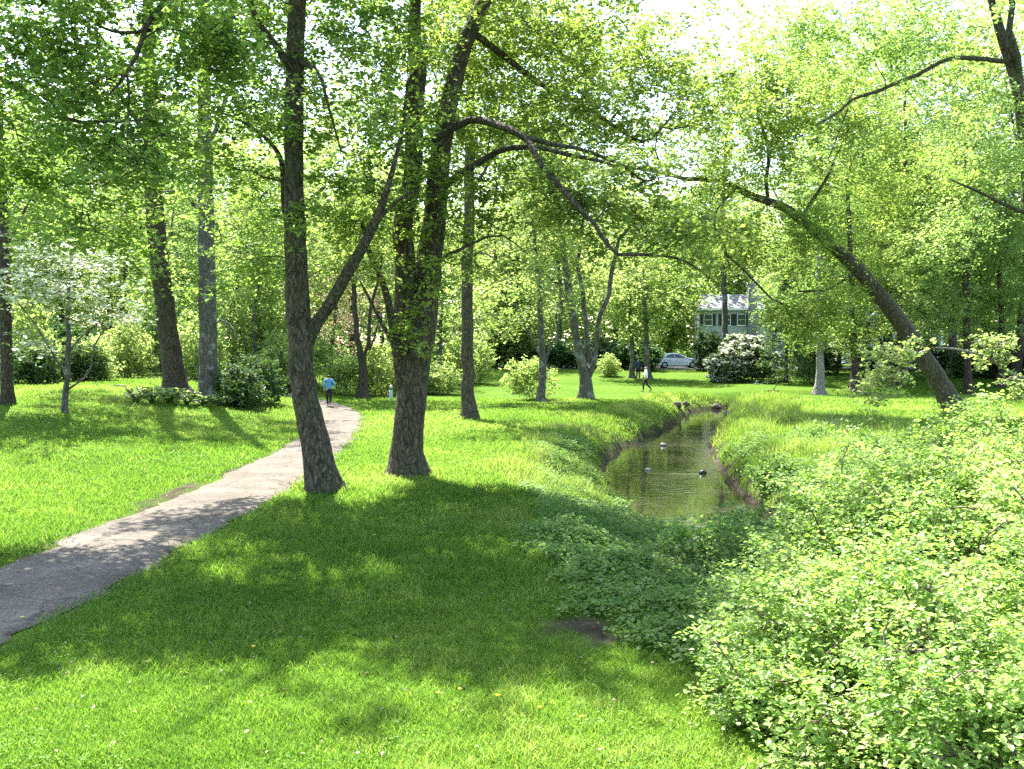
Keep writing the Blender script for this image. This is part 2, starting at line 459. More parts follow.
def build_tree(name, label, cat, limbs, targets, base, leafm, barkm, seed, per=90, spread=.75, size=.09, group=None, trunk_k=14, flare=.0,
               rough=.09, twigs=5, twig_r=.0, local=False, bloom=None, **kw):
    rng = np.random.default_rng(seed)
    base = np.asarray(base, float)
    limbs = [l.copy() for l in limbs]
    if flare:
        l = limbs[0]; h = np.linalg.norm(l[:, :3] - l[0, :3], axis=1); l[:, 3] *= 1 + flare * np.exp(-h / .35)
    ch, fine, dirs = grow(limbs, targets, rng)
    root = thing(name, label, cat, base, group=group)
    V1, F1 = tubes(ch, trunk_k, rough, seed)
    if flare:                                                            # buttressed foot
        c_, r_ = ch[0]; n_ = len(c_); ring = V1[:n_ * trunk_k].reshape(n_, trunk_k, 3)
        hgt = np.linalg.norm(c_ - c_[0], axis=1); th = np.arange(trunk_k) * 2 * PI / trunk_k + seed
        lob = np.maximum(0, np.cos(th * 3 + .7 * np.sin(th))) ** 1.5 + .6 * np.maximum(0, np.cos(th * 2 + 1.3))
        g_ = 1 + 1.1 * flare * np.exp(-hgt / (1.1 * r_[0] + .05))[:, None] * lob[None]
        V1[:n_ * trunk_k] = (c_[:, None] + (ring - c_[:, None]) * g_[..., None]).reshape(-1, 3)
    mids = [c for c in fine if c[1][0] > .018]; thin = [c for c in fine if c[1][0] <= .018]
    V2, F2 = tubes(mids, 6); V3, F3 = tubes(thin, 3)
    VL, FL, var, tch = crown_leaves(targets, dirs, rng, per, spread, size, twigs=twigs, twig_r=twig_r, **kw)
    V4, F4 = tubes(tch, 3)
    V, Fs = merge([(V1, F1), (V2, F2), (V3, F3), (V4, F4)])
    np_mesh('trunk', V - base, Fs, M[barkm], root, smooth_=True)
    np_mesh('crown', VL - base, [FL], M[leafm], root, var=var)
    if bloom:
        bm_, frac, bsz, bper = bloom
        sel = rng.random(len(targets)) < frac
        T = targets[sel] + np.array([0, 0, .08])
        VB, FB, vb, _ = crown_leaves(T, dirs[sel], rng, bper, spread * .9, bsz, flat=.25, tilt=.35, aspect=.5)
        np_mesh('blossoms', VB - base, [FB], M[bm_], root, var=vb)
    return root


# ------------------------------------------------------------------ ground sheet
def axis(lo, hi, step, far_lo, far_hi, growth=1.13):
    a = list(np.arange(lo, hi + 1e-6, step))
    s = step; v = hi
    while v < far_hi: s *= growth; v += s; a.append(v)
    s = step; v = lo
    while v > far_lo: s *= growth; v -= s; a.insert(0, v)
    return np.array(a)


def soil_patch(x, y):
    """bare earth: worn patch by the ground cover, and the scuffed margin of the path"""
    p = gP
    d = np.hypot((x - p[0]) / .30, (y - p[1]) / .55)
    d2 = np.hypot((x - p2_[0]) / .24, (y - p2_[1]) / 1.9)
    n = vnoise(x / .35, y / .35, seed=21) * .6 + vnoise(x / 1.1, y / 1.1, seed=22) * .6
    return np.clip(np.maximum(1.5 - d, 1.35 - d2) + (n - .65) * 2.2, 0, 1)


gP = gpix(592, 632); p2_ = np.array([-7.28, 22.0])
gx = axis(-10, 22, .22, -1500, 1500); gy = axis(5, 74, .22, -60, 2500)
X, Y = np.meshgrid(gx, gy, indexing='ij')
Z, dS, leftS, tS = ground_full(X, Y)
# the ground sinks a little under the path so that the path sheet lies in it
dP, _, wP = poly_dist(X, Y, PTH)
Z = Z - .035 * (1 - smooth(0, .5, dP - wP + .1))
nxg, nyg = X.shape
ii = (np.arange(nxg - 1)[:, None] * nyg + np.arange(nyg - 1)[None]).ravel()
Fg = np.stack([ii, ii + nyg, ii + nyg + 1, ii + 1], 1)
ground_o = np_mesh('ground', np.stack([X, Y, Z], -1).reshape(-1, 3), [Fg], None, smooth_=True)
near = 1 - smooth(24, 33, Y)
steep = np.where((dS < 0.02), 1.0, np.clip(np.where(leftS, .85, 1.15) - tS * np.where(leftS, 1.9 + 1.6 * near, 1.5) + .5 * (vnoise(X / .5, Y / .5, seed=31) - .5), 0, 1) * (dS < 5))
soil = np.maximum(steep, soil_patch(X, Y))
soil = np.maximum(soil, np.clip(1 - np.abs(dP - wP) / .18 + (vnoise(X / .4, Y / .4, seed=33) - .65) * 2.0, 0, 1))
at_ = ground_o.data.attributes.new('soil', 'FLOAT', 'POINT'); at_.data.foreach_set('value', soil.astype(np.float32).ravel())
tag(ground_o, 'grassy park ground with a stream valley', None, kind='structure')

m, N, L = mat('lawn_ground')
out = node(N, 'ShaderNodeOutputMaterial'); b = node(N, 'ShaderNodeBsdfPrincipled', i_Roughness=.95); b.inputs['Specular IOR Level'].default_value = .05
tc = node(N, 'ShaderNodeTexCoord')
n1 = node(N, 'ShaderNodeTexNoise', i_Scale=.16, i_Detail=5.0); n2 = node(N, 'ShaderNodeTexNoise', i_Scale=2.2, i_Detail=6.0, i_Roughness=.7)
n3 = node(N, 'ShaderNodeTexNoise', i_Scale=14.0, i_Detail=4.0, i_Roughness=.7)
for n_ in (n1, n2, n3): L.new(tc.outputs['Object'], n_.inputs['Vector'])
s1 = node(N, 'ShaderNodeMath', operation='MULTIPLY_ADD'); s1.inputs[1].default_value = .5; L.new(n1.outputs['Fac'], s1.inputs[0])
s2 = node(N, 'ShaderNodeMath', operation='MULTIPLY_ADD'); s2.inputs[1].default_value = .35; L.new(n2.outputs['Fac'], s2.inputs[0])
s3 = node(N, 'ShaderNodeMath', operation='MULTIPLY'); s3.inputs[1].default_value = .25; L.new(n3.outputs['Fac'], s3.inputs[0])
L.new(s3.outputs[0], s2.inputs[2]); L.new(s2.outputs[0], s1.inputs[2])
r = ramp(N, [(.36, (.032, .074, .005)), (.52, (.052, .106, .007)), (.7, (.085, .132, .014))]); L.new(s1.outputs[0], r.inputs['Fac'])
rs = ramp(N, [(.3, (.018, .014, .009)), (.55, (.048, .038, .026)), (.8, (.11, .09, .065))]); L.new(n2.outputs['Fac'], rs.inputs['Fac'])
a = node(N, 'ShaderNodeAttribute', attribute_name='soil')
mx = node(N, 'ShaderNodeMix', data_type='RGBA'); L.new(a.outputs['Fac'], mx.inputs[0]); L.new(r.outputs['Color'], mx.inputs[6]); L.new(rs.outputs['Color'], mx.inputs[7])
L.new(mx.outputs[2], b.inputs['Base Color'])
bp = node(N, 'ShaderNodeBump', i_Strength=.8, i_Distance=.06); L.new(n3.outputs['Fac'], bp.inputs['Height']); L.new(bp.outputs['Normal'], b.inputs['Normal'])
L.new(b.outputs['BSDF'], out.inputs['Surface']); ground_o.data.materials[0] = m

# ------------------------------------------------------------------ path
def dense(P, step):
    seg = np.hypot(*np.diff(P[:, :2], axis=0).T); s = np.concatenate([[0], np.cumsum(seg)])
    t = np.arange(0, s[-1], step)
    return np.stack([np.interp(t, s, P[:, k]) for k in range(P.shape[1])], 1)


pp = dense(PTH, .2); tn = np.gradient(pp[:, :2], axis=0); tn = unit(tn); nm = np.column_stack([tn[:, 1], -tn[:, 0]])
cols = []
K = 13
for k in range(K):
    u = -1 + 2 * k / (K - 1)
    wv = pp[:, 2] + np.where(abs(u) > .99, .26 * (vnoise(pp[:, 0] * 1.1 + u * 40, pp[:, 1] * 1.1, seed=41) - .5) + .20 * (vnoise(pp[:, 0] * 4 + u * 9, pp[:, 1] * 4, seed=42) - .5), 0)
    q = pp[:, :2] + nm * (u * wv)[:, None]
    zq = ground(q[:, 0], q[:, 1]) + .010 + .02 * (1 - u * u) - (.03 if abs(u) > .99 else 0)
    cols.append(np.column_stack([q, zq]))
G = np.stack(cols, 1); n_ = len(pp)
jj = (np.arange(n_ - 1)[:, None] * K + np.arange(K - 1)[None]).ravel()
m, N, L = mat('worn_path')
out = node(N, 'ShaderNodeOutputMaterial'); b = node(N, 'ShaderNodeBsdfPrincipled', i_Roughness=.92); b.inputs['Specular IOR Level'].default_value = .15
tc = node(N, 'ShaderNodeTexCoord')
n1 = node(N, 'ShaderNodeTexNoise', i_Scale=.9, i_Detail=6.0, i_Roughness=.65); n2 = node(N, 'ShaderNodeTexNoise', i_Scale=28.0, i_Detail=3.0, i_Roughness=.7)
vo = node(N, 'ShaderNodeTexVoronoi', i_Scale=42.0)
for q in (n1, n2, vo): L.new(tc.outputs['Object'], q.inputs['Vector'])
ad = node(N, 'ShaderNodeMath', operation='MULTIPLY_ADD'); ad.inputs[1].default_value = .55; L.new(n2.outputs['Fac'], ad.inputs[0])
m2_ = node(N, 'ShaderNodeMath', operation='MULTIPLY'); m2_.inputs[1].default_value = .45; L.new(n1.outputs['Fac'], m2_.inputs[0]); L.new(m2_.outputs[0], ad.inputs[2])
r = ramp(N, [(.32, (.040, .032, .024)), (.5, (.094, .079, .060)), (.66, (.19, .163, .130))]); L.new(ad.outputs[0], r.inputs['Fac'])
# cracks, and grit and dirt gathered in patches
nw = node(N, 'ShaderNodeTexNoise', i_Scale=1.5, i_Detail=4.0); L.new(tc.outputs['Object'], nw.inputs['Vector'])
mw = node(N, 'ShaderNodeMix', data_type='RGBA', blend_type='LINEAR_LIGHT'); mw.inputs[0].default_value = .35; L.new(tc.outputs['Object'], mw.inputs[6]); L.new(nw.outputs['Color'], mw.inputs[7])
vc = node(N, 'ShaderNodeTexVoronoi', i_Scale=.75); vc.feature = 'DISTANCE_TO_EDGE'; L.new(mw.outputs[2], vc.inputs['Vector'])
mc = node(N, 'ShaderNodeMapRange'); mc.inputs['From Max'].default_value = .022; mc.inputs['To Min'].default_value = .75; mc.inputs['To Max'].default_value = 0; L.new(vc.outputs['Distance'], mc.inputs['Value'])
x1 = node(N, 'ShaderNodeMix', data_type='RGBA'); L.new(mc.outputs['Result'], x1.inputs[0]); L.new(r.outputs['Color'], x1.inputs[6]); x1.inputs[7].default_value = (.022, .02, .015, 1)
nd = node(N, 'ShaderNodeTexNoise', i_Scale=.55, i_Detail=6.0, i_Roughness=.7); L.new(tc.outputs['Object'], nd.inputs['Vector'])
md = node(N, 'ShaderNodeMapRange'); md.inputs['From Min'].default_value = .52; md.inputs['From Max'].default_value = .66; md.inputs['To Max'].default_value = .75; L.new(nd.outputs['Fac'], md.inputs['Value'])
x2 = node(N, 'ShaderNodeMix', data_type='RGBA'); L.new(md.outputs['Result'], x2.inputs[0]); L.new(x1.outputs[2], x2.inputs[6]); x2.inputs[7].default_value = (.085, .068, .045, 1)
L.new(x2.outputs[2], b.inputs['Base Color'])
bp = node(N, 'ShaderNodeBump', i_Strength=.8, i_Distance=.015); L.new(ad.outputs[0], bp.inputs['Height']); L.new(bp.outputs['Normal'], b.inputs['Normal'])
L.new(b.outputs['BSDF'], out.inputs['Surface'])
path_o = np_mesh('path', G.reshape(-1, 3), [np.stack([jj, jj + 1, jj + K + 1, jj + K], 1)], m, smooth_=True)
tag(path_o, 'worn grey asphalt and gravel footpath', None, kind='structure')

# ------------------------------------------------------------------ water
ss = dense(STR, .12); tn = unit(np.gradient(ss[:, :2], axis=0)); nm = np.column_stack([tn[:, 1], -tn[:, 0]])
# the sheet's own ends of a tight bend may not fold over, so limit the half width
K = 41; cols = []
stone_a, stone_b = at(703, 474, 31.8), at(664, 446, 40.6)


def surf_z(x, y):
    z = np.full(x.shape, WATER)
    for sx, sy, dx, dy, amp in ((stone_a[0], stone_a[1], -1.0, .10, .012), (stone_b[0], stone_b[1], 1.0, .25, .012)):
        l = math.hypot(dx, dy); ux, uy = dx / l, dy / l
        s = (x - sx) * ux + (y - sy) * uy; t = -(x - sx) * uy + (y - sy) * ux
        z = z + amp * np.exp(-(t / (.10 + .05 * np.clip(s, 0, 3))) ** 2) * smooth(-.15, .1, s) * np.exp(-np.clip(s, 0, 9) / 1.6) * (1 + .5 * np.sin(s * 9 + t * 4))
    return z


for k in range(K):
    u = -1 + 2 * k / (K - 1)
    q = ss[:, :2] + nm * (u * np.minimum(ss[:, 2] + .45, 2.4))[:, None]
    cols.append(np.column_stack([q, surf_z(q[:, 0], q[:, 1])]))
G = np.stack(cols, 1); n_ = len(ss)
jj = (np.arange(n_ - 1)[:, None] * K + np.arange(K - 1)[None]).ravel()
m, N, L = mat('stream_water')
out = node(N, 'ShaderNodeOutputMaterial'); b = node(N, 'ShaderNodeBsdfPrincipled', i_Roughness=.06)
b.inputs['Specular IOR Level'].default_value = .5
tc = node(N, 'ShaderNodeTexCoord'); mp = node(N, 'ShaderNodeMapping'); mp.inputs['Scale'].default_value = (1.0, 2.2, 1); L.new(tc.outputs['Object'], mp.inputs['Vector'])
n1 = node(N, 'ShaderNodeTexNoise', i_Scale=2.2, i_Detail=3.0, i_Distortion=.6); n2 = node(N, 'ShaderNodeTexNoise', i_Scale=.5, i_Detail=4.0)
L.new(mp.outputs['Vector'], n1.inputs['Vector']); L.new(tc.outputs['Object'], n2.inputs['Vector'])
r = ramp(N, [(.35, (.012, .010, .007)), (.65, (.026, .022, .016))]); L.new(n2.outputs['Fac'], r.inputs['Fac']); L.new(r.outputs['Color'], b.inputs['Base Color'])
mr = node(N, 'ShaderNodeMapRange'); mr.inputs['From Min'].default_value = .4; mr.inputs['From Max'].default_value = .7; mr.inputs['To Min'].default_value = .03; mr.inputs['To Max'].default_value = .22
L.new(n2.outputs['Fac'], mr.inputs['Value'])
bp = node(N, 'ShaderNodeBump', i_Distance=.05); L.new(mr.outputs['Result'], bp.inputs['Strength']); L.new(n1.outputs['Fac'], bp.inputs['Height']); L.new(bp.outputs['Normal'], b.inputs['Normal'])
L.new(b.outputs['BSDF'], out.inputs['Surface'])
water_o = np_mesh('water', G.reshape(-1, 3), [np.stack([jj, jj + 1, jj + K + 1, jj + K], 1)], m, smooth_=True)
tag(water_o, 'murky brown stream with small ripples', None, kind='structure')

# ------------------------------------------------------------------ grass and low growth
rg = np.random.default_rng(11)


def blades(P, H, Wd, lean, var, rng, seg2=True):
    n = len(P); a = rng.random(n) * 2 * PI
    S = np.column_stack([np.cos(a), np.sin(a), np.zeros(n)])
    b2 = rng.random(n) * 2 * PI
    Ld = np.column_stack([np.cos(b2), np.sin(b2), np.zeros(n)]) * (lean * H)[:, None]
    up = np.zeros((n, 3)); up[:, 2] = H
    w = Wd[:, None]
    if seg2:
        V = np.stack([P - S * w, P + S * w, P + up * .55 + Ld * .3 + S * w * .75, P + up * .55 + Ld * .3 - S * w * .75, P + up + Ld], 1).reshape(-1, 3)
        o = np.arange(n)[:, None] * 5
        return V, [o + np.array([[0, 1, 2, 3]]), o + np.array([[3, 2, 4]])], np.repeat(var, 5)
    V = np.stack([P - S * w, P + S * w, P + up + Ld], 1).reshape(-1, 3)
    return V, [np.arange(n)[:, None] * 3 + np.array([[0, 1, 2]])], np.repeat(var, 3)


BUSH = [(6.05, 12.0, 1.06, 2.4, 2.2, 1.20, 900), (4.6, 11.0, .90, 1.7, 1.8, 1.15, 560), (3.45, 10.0, .35, 1.4, 1.5, 1.05, 220), (2.65, 9.0, .05, .85, 1.2, .80, 130),
        (2.3, 8.0, -.05, .6, .9, .60, 80), (3.3, 8.5, .40, 1.5, 1.3, 1.00, 200), (4.06, 8.0, .60, 1.7, 1.4, 1.20, 230), (2.8, 6.8, .10, 1.1, .8, .68, 110), (3.3, 6.8, .40, 1.2, .9, .80, 120), (5.4, 9.6, .78, 1.8, 1.6, 1.15, 380)]


def in_bush(x, y):
    r = np.zeros(np.shape(x), bool)
    for cx_, cy_, _, rx, ry, _, _ in BUSH: r |= ((x - cx_) / rx) ** 2 + ((y - cy_) / ry) ** 2 < .62
    return r


def cover_edge(y):
    return np.interp(y, [8, 9.5, 10.8, 15, 25, 34, 38], [2.6, 1.7, .95, .5, .45, 1.2, 2.6])


def lawn_pts(n, y0, y1):
    y = y0 * (y1 / y0) ** rg.random(n); x = (rg.random(n) * 2 - 1) * (.53 * y + 1.2)
    z, d, left, t = ground_full(x, y)
    dp, _, wp = poly_dist(x, y, PTH)
    nearb = 1 - smooth(24, 33, y)
    ok = (dp > wp + .34 * (vnoise(x * 2.2, y * 2.2, seed=51) - .62)) & ~in_bush(x, y)
    ok &= (d > np.where(left, .6, .5)) & ~((x > cover_edge(y) + .7 * (vnoise(x / .9, y / .9, seed=52) - .35)) & left & (y < 38))
    ok &= rg.random(n) > soil_patch(x, y) * 1.4
    ok &= rg.random(n) > .6 * np.clip(1 - (dp - wp) / .22, 0, 1)
    x, y, z = x[ok], y[ok], z[ok]
    return np.column_stack([x, y, z])


P = lawn_pts(520000, 6.2, 60)
D = P[:, 1]; f = np.maximum(1, D / 9) ** .75
cl = vnoise(P[:, 0] / .45, P[:, 1] / .45, seed=61); cl2 = vnoise(P[:, 0] / 2.6, P[:, 1] / 2.6, seed=62)
tuft = vnoise(P[:, 0] / .16, P[:, 1] / .16, seed=63); big = vnoise(P[:, 0] / 1.4, P[:, 1] / 1.4, seed=64)
H = (.03 + .055 * cl * rg.random(len(P)) + .055 * np.clip(tuft - .45, 0, 1) + .02 * rg.random(len(P))) * np.minimum(f, 1.5) * (.7 + .6 * big)
rough_ = rg.random(len(P)) < .02; H[rough_] *= 1.7
for tx, ty, tr in ((-4.1, 21.95, .75), (-2.6, 24.8, .9), (-1.85, 43.5, .9), (20.5, 46.5, 1.0)):        # untrimmed round the feet of the trunks
    H *= 1 + 1.3 * np.exp(-(np.hypot(P[:, 0] - tx, P[:, 1] - ty) / tr) ** 4) * rg.random(len(P))
var = np.clip(-.12 + .62 * cl2 + .35 * cl + .30 * (tuft - .5) + .22 * vnoise(P[:, 0] / 7, P[:, 1] / 7, seed=67) + .12 * rg.normal(size=len(P)), 0, 1)
straw = rg.random(len(P)) < .035 + .14 * (vnoise(P[:, 0] / .7, P[:, 1] / .7, seed=65) > .74); var[straw] = 1
V, Fs, vv = blades(P, H, .0036 * f, .55 + .5 * rg.random(len(P)), var, rg)
W_ = P[(vnoise(P[:, 0] / .8, P[:, 1] / .8, seed=66) > .62) & (rg.random(len(P)) < .16) & (D < 30)]
W_ = W_ + np.column_stack([rg.normal(size=(len(W_), 2)) * .02, .035 + .03 * rg.random(len(W_))])
sw = (.016 + .014 * rg.random(len(W_))) * np.maximum(1, W_[:, 1] / 10) ** .7
VW, FW, nv = leaves(W_, rg.normal(size=(len(W_), 3)), unit(np.column_stack([rg.normal(size=(len(W_), 2)) * .35, np.ones(len(W_))])), sw, sw * .45)
Fs = Fs + [FW + len(V)]; V = np.vstack([V, VW]); vv = np.concatenate([vv, np.repeat(np.clip(.2 + .25 * rg.normal(size=len(W_)), 0, 1), nv)])
g_o = np_mesh('grass', V, Fs, M['grass'], var=vv); tag(g_o, 'short bright green lawn grass beside the path', 'grass', kind='stuff')

# tall rank grass on the banks
n = 150000
y = 21 * (66 / 21) ** rg.random(n); k = np.interp(y, STR[::-1][:, 1], STR[::-1][:, 0]) if False else None
cx = np.interp(y, STREAM[::-1][6:, 1] if False else np.array([24.8, 30, 35.6, 42, 48, 55, 61, 64.5]), np.array([4.75, 4.6, 5.3, 6.9, 8.65, 10.6, 12.3, 15]))
x = cx + rg.normal(size=n) * 4.2 + np.where(rg.random(n) < .45, 4.0, -1.8)
z, d, left, t = ground_full(x, y)
clump = vnoise(x / 1.1, y / 1.1, seed=71) * .7 + vnoise(x / .4, y / .4, seed=72) * .3
rmax = np.where(left, 2.3, 7.5)
ok = (d > np.where(left & (y > 31) & (y < 58), .08 + .7 * np.clip(vnoise(x / 1.2, y / 1.2, seed=74) - .3, 0, 1), .08)) & (d < rmax * (.6 + .8 * clump)) & (clump > np.where(left, .36, .26)) & (x < 16.5)
ok &= ~((~left) & (y > 44) & (d > 2.2 + 2 * clump))
x, y, z, clump, left, d = x[ok], y[ok], z[ok], clump[ok], left[ok], d[ok]
H = (.16 + .55 * np.clip(clump - .4, 0, 1) * (.5 + rg.random(len(x)))) * np.where(left, .95, 1.55)
H *= .55 + .45 * smooth(.1, .8, d)
var = np.clip(.05 + .9 * vnoise(x / .9, y / .9, seed=73) + .18 * rg.normal(size=len(x)), 0, 1)
V, Fs, vv = blades(np.column_stack([x, y, z - .02]), H, .010 * (y / 25) ** .8, .25 + .5 * rg.random(len(x)), var, rg)
t_o = np_mesh('tall_grass', V, Fs, M['tall'], var=vv); tag(t_o, 'tall tufted rank grass along both stream banks', 'tall grass', kind='stuff')

# creeping ground cover on the slope down to the water and leafy weeds on the far bank
n = 26000
xa = np.concatenate([rg.uniform(0, 6, n), rg.uniform(4.5, 16, n)]); ya = np.concatenate([rg.uniform(8.2, 35, n), rg.uniform(15, 44, n)])
z, d, left, t = ground_full(xa, ya)
edge = vnoise(xa / 1.3, ya / 1.3, seed=81)
nearb = 1 - smooth(25, 36, ya)
okL = left & (d > np.where(ya > 27, .6, -.05)) & (xa > cover_edge(ya) + .9 * (edge - .5)) & (rg.random(2 * n) < .3 + .7 * np.minimum(1, (edge + .2)))
okR = (~left) & (d > .15) & (rg.random(2 * n) < .4) & (edge > .42) & (d < 6) & (edge > .35) & (ya < 33 + 6 * (edge - .5))
okL &= rg.random(2 * n) > soil_patch(xa, ya) * 1.2
ok = (okL | okR) & ~in_bush(xa, ya)
xa, ya, z, edge, left = xa[ok], ya[ok], z[ok], edge[ok], left[ok]
cl = vnoise(xa / .35, ya / .35, seed=82)
per = 9
h = (.05 + .22 * cl * (.5 + edge)) * np.where(left, 1.0, 1.6)
P = np.column_stack([xa, ya, z])[:, None] + rg.normal(size=(len(xa), per, 3)) * np.array([.10, .10, .0])
P[..., 2] += h[:, None] * (.25 + .75 * rg.random((len(xa), per)))
var = np.clip(.1 + .7 * vnoise(xa / .8, ya / .8, seed=83)[:, None] + .2 * rg.normal(size=(len(xa), per)), 0, 1)
P = P.reshape(-1, 3); m_ = len(P)
Nn = unit(np.column_stack([rg.normal(size=(m_, 2)) * .4, np.ones(m_)])); A = rg.normal(size=(m_, 3))
sz = (.046 + .04 * rg.random(m_)) * np.maximum(1, P[:, 1] / 20) ** .6
V, Fc, nv = leaves(P, A, Nn, sz, sz * .42)
c_o = np_mesh('ground_cover', V, [Fc], M['cover'], var=np.repeat(var.ravel(), nv)); tag(c_o, 'leafy creeping ground cover on the slope down to the stream', 'ground cover', kind='stuff')

# fallen twigs, bud scales and old leaves on the path and its margins
n = 1500
k = rg.integers(0, len(PTH) - 1, n); t_ = rg.random(n)
c_ = PTH[k, :2] * (1 - t_)[:, None] + PTH[k + 1, :2] * t_[:, None]
c_ = np.column_stack([-6.2 + rg.normal(size=n) * .9, 9 + 34 * rg.random(n) ** 1.5]); c_[:, 0] += np.interp(c_[:, 1], PATHC[:, 1][:8], PATHC[:, 0][:8]) + 6.2
zz = ground(c_[:, 0], c_[:, 1]) + .036
n2_ = 900; yl = 7.5 * (34 / 7.5) ** rg.random(n2_); xl = rg.uniform(-.5, .42, n2_) * yl
zl, dl_, _, _ = ground_full(xl, yl); kl = (dl_ > 2) & (poly_dist(xl, yl, PTH)[0] > 1.2) & ~in_bush(xl, yl)
c_ = np.vstack([c_, np.column_stack([xl, yl])[kl]]); zz = np.concatenate([zz, zl[kl] + .05]); n = len(c_)
sz = .022 + .04 * rg.random(n) ** 2
V, Fc, nv = leaves(np.column_stack([c_, zz]), rg.normal(size=(n, 3)), unit(np.column_stack([rg.normal(size=(n, 2)) * .3, np.ones(n)])), sz, sz * .35)
l_o = np_mesh('leaf_litter', V, [Fc], M['bare'], var=np.repeat(np.clip(rg.random(n) * .8 - .1, 0, 1), nv)); tag(l_o, 'bits of old leaf and bud scales strewn on the footpath and lawn', 'leaf litter', kind='stuff')

# petals dropped under the dogwood and on the lawn beside it
n = 260; g_ = gpix(150, 418); xp = g_[0] + rg.normal(size=n) * 4.5; yp = g_[1] + rg.normal(size=n) * 4.0
sz = .03 + .02 * rg.random(n)
V, Fc, nv = leaves(np.column_stack([xp, yp, ground(xp, yp) + .085]), rg.normal(size=(n, 3)), unit(np.column_stack([rg.normal(size=(n, 2)) * .4, np.ones(n)])), sz, sz * .45)
tag(np_mesh('fallen_petals', V, [Fc], M['bloom'], var=np.repeat(rg.random(n), nv)), 'white petals dropped on the lawn near the dogwood', 'petals', kind='stuff')
# ------------------------------------------------------------------ the trees one can tell apart
def rt(seed): return np.random.default_rng(seed)


def T_(blobs, seed, clump=.45, cs=1.3, deep=.9):
    return sample_blobs(pixblobs(blobs, deep), rt(seed), clump, cs)


def base_of(limb):
    p = limb[0, :3]; z = float(ground(p[0], p[1])); return np.array([p[0], p[1], z - .03])


def rooted(px, py, pts, hp0, step=.3, dd=None, jit=0., seed=0):
    """trunk polyline whose first point stands on the ground under pixel (px, py); pts: (px, py, half width px[, depth offset])"""
    g = gpix(px, py); D = g[1]
    w = [(g[0], g[1], g[2] - .12, .86 * hp0 * D / F)]
    for q in pts:
        d = D + (q[3] if len(q) > 3 else 0)
        w.append((*at(q[0], q[1], d), .88 * q[2] * d / F))
    l = resample(np.array(w), step)
    if jit: l[1:-1, :3] += rt(seed).normal(size=(len(l) - 2, 3)) * jit
    return l, D


# 1 the leaning tree by the path
l0, D1 = rooted(325, 491, [(315, 440, 15.5), (305, 395, 14.5), (299, 330, 14), (296, 260, 12.5), (294, 180, 11.5), (294, 100, 10.5), (296, 20, 10, .3), (300, -80, 8.5, .6), (305, -200, 6.5, .8), (300, -330, 3.5, 1)], 17, jit=.012, seed=1)
b1 = pixlimb([(306, 345, D1, 10.5), (318, 310, D1 - .2, 10), (340, 280, D1 - .5, 9.4), (362, 248, D1 - .8, 8.4), (378, 215, D1 - 1.1, 6.6), (388, 178, D1 - 1.4, 4), (400, 130, D1 - 1.7, 3), (410, 80, D1 - 2, 2)])
b2 = pixlimb([(295, 75, D1, 6), (275, 45, D1 - .4, 5), (256, 22, D1 - .8, 4.5), (246, -10, D1 - 1.2, 4), (225, -90, D1 - 2, 3), (190, -160, D1 - 3, 2)])
b3 = pixlimb([(292, 250, D1, 5), (284, 210, D1 + .4, 4.5), (276, 165, D1 + .8, 4), (262, 140, D1 + 1.2, 3), (240, 118, D1 + 1.8, 2.2), (205, 100, D1 + 2.2, 1.6)])
b4 = pixlimb([(372, 228, D1 - 1.1, 3.5), (392, 205, D1 - 1.3, 3), (412, 192, D1 - 1.6, 2)])
b5 = pixlimb([(298, 60, D1, 4), (318, 75, D1 - 1, 3), (330, 95, D1 - 1.6, 2.2), (345, 150, D1 - 2, 1.3)])
b6 = pixlimb([(298, -40, D1, 6), (330, -100, D1 - 2, 5), (360, -170, D1 - 4, 4), (380, -240, D1 - 5.5, 2)])
b7 = pixlimb([(298, -60, D1, 6), (250, -140, D1 - 1.5, 5), (180, -230, D1 - 3.5, 3.5), (120, -280, D1 - 5, 2)])
b8 = pixlimb([(300, -120, D1 + .5, 5), (320, -200, D1 + 2.5, 3.5), (330, -260, D1 + 4, 2)])
tg = T_([(300, 55, D1 + 1.2, 120, 95, 80), (235, 150, D1 + 1.2, 85, 75, 34), (360, 165, D1 + .3, 75, 70, 34), (215, 40, D1 + 1.5, 110, 80, 66), (270, 262, D1 + 1.2, 55, 45, 11), (385, 70, D1 - 1.5, 60, 80, 24), (300, 110, D1 - 1, 34, 60, 9), (302, 220, D1 - .7, 22, 35, 4),
         (300, -170, D1 - .2, 200, 170, 95), (210, -120, D1 - .5, 130, 110, 50), (370, -130, D1 - 1.5, 120, 120, 55)], 101)
build_tree('tree', 'ridged tree leaning left beside the path, thick limb forking right', 'tree', [l0, b1, b2, b3, b4, b5, b6, b7, b8], tg, base_of(l0), 'maple', 'bark', 201,
           per=105, spread=.72, size=.105, flare=.38, trunk_k=20, twig_r=.0055)

# 2 the big twin-stemmed tree in the middle
l0, D2 = rooted(408, 475, [(408, 440, 16.5), (412, 395, 17), (417, 345, 19), (424, 300, 16), (431, 250, 14), (437, 190, 12.5), (444, 130, 11), (456, 75, 9.5), (472, 25, 8.5), (492, -15, 7.5), (520, -90, 6, -.4), (545, -190, 4, -.6)], 19, jit=.012, seed=2)
s2 = pixlimb([(408, 375, D2 - .1, 17), (404, 325, D2 - .2, 16.5), (405, 270, D2 - .3, 16), (410, 200, D2 - .4, 15), (412, 120, D2 - .5, 14), (416, 50, D2 - .6, 12.5), (414, -10, D2 - .8, 7.5), (405, -110, D2 - 1.2, 6), (395, -220, D2 - 1.6, 4)])
a1 = pixlimb([(403, 395, D2, 9), (396, 350, D2 - .5, 7), (388, 300, D2 - .9, 6), (383, 275, D2 - 1.1, 5), (370, 250, D2 - 1.4, 4), (362, 225, D2 - 1.7, 3)])
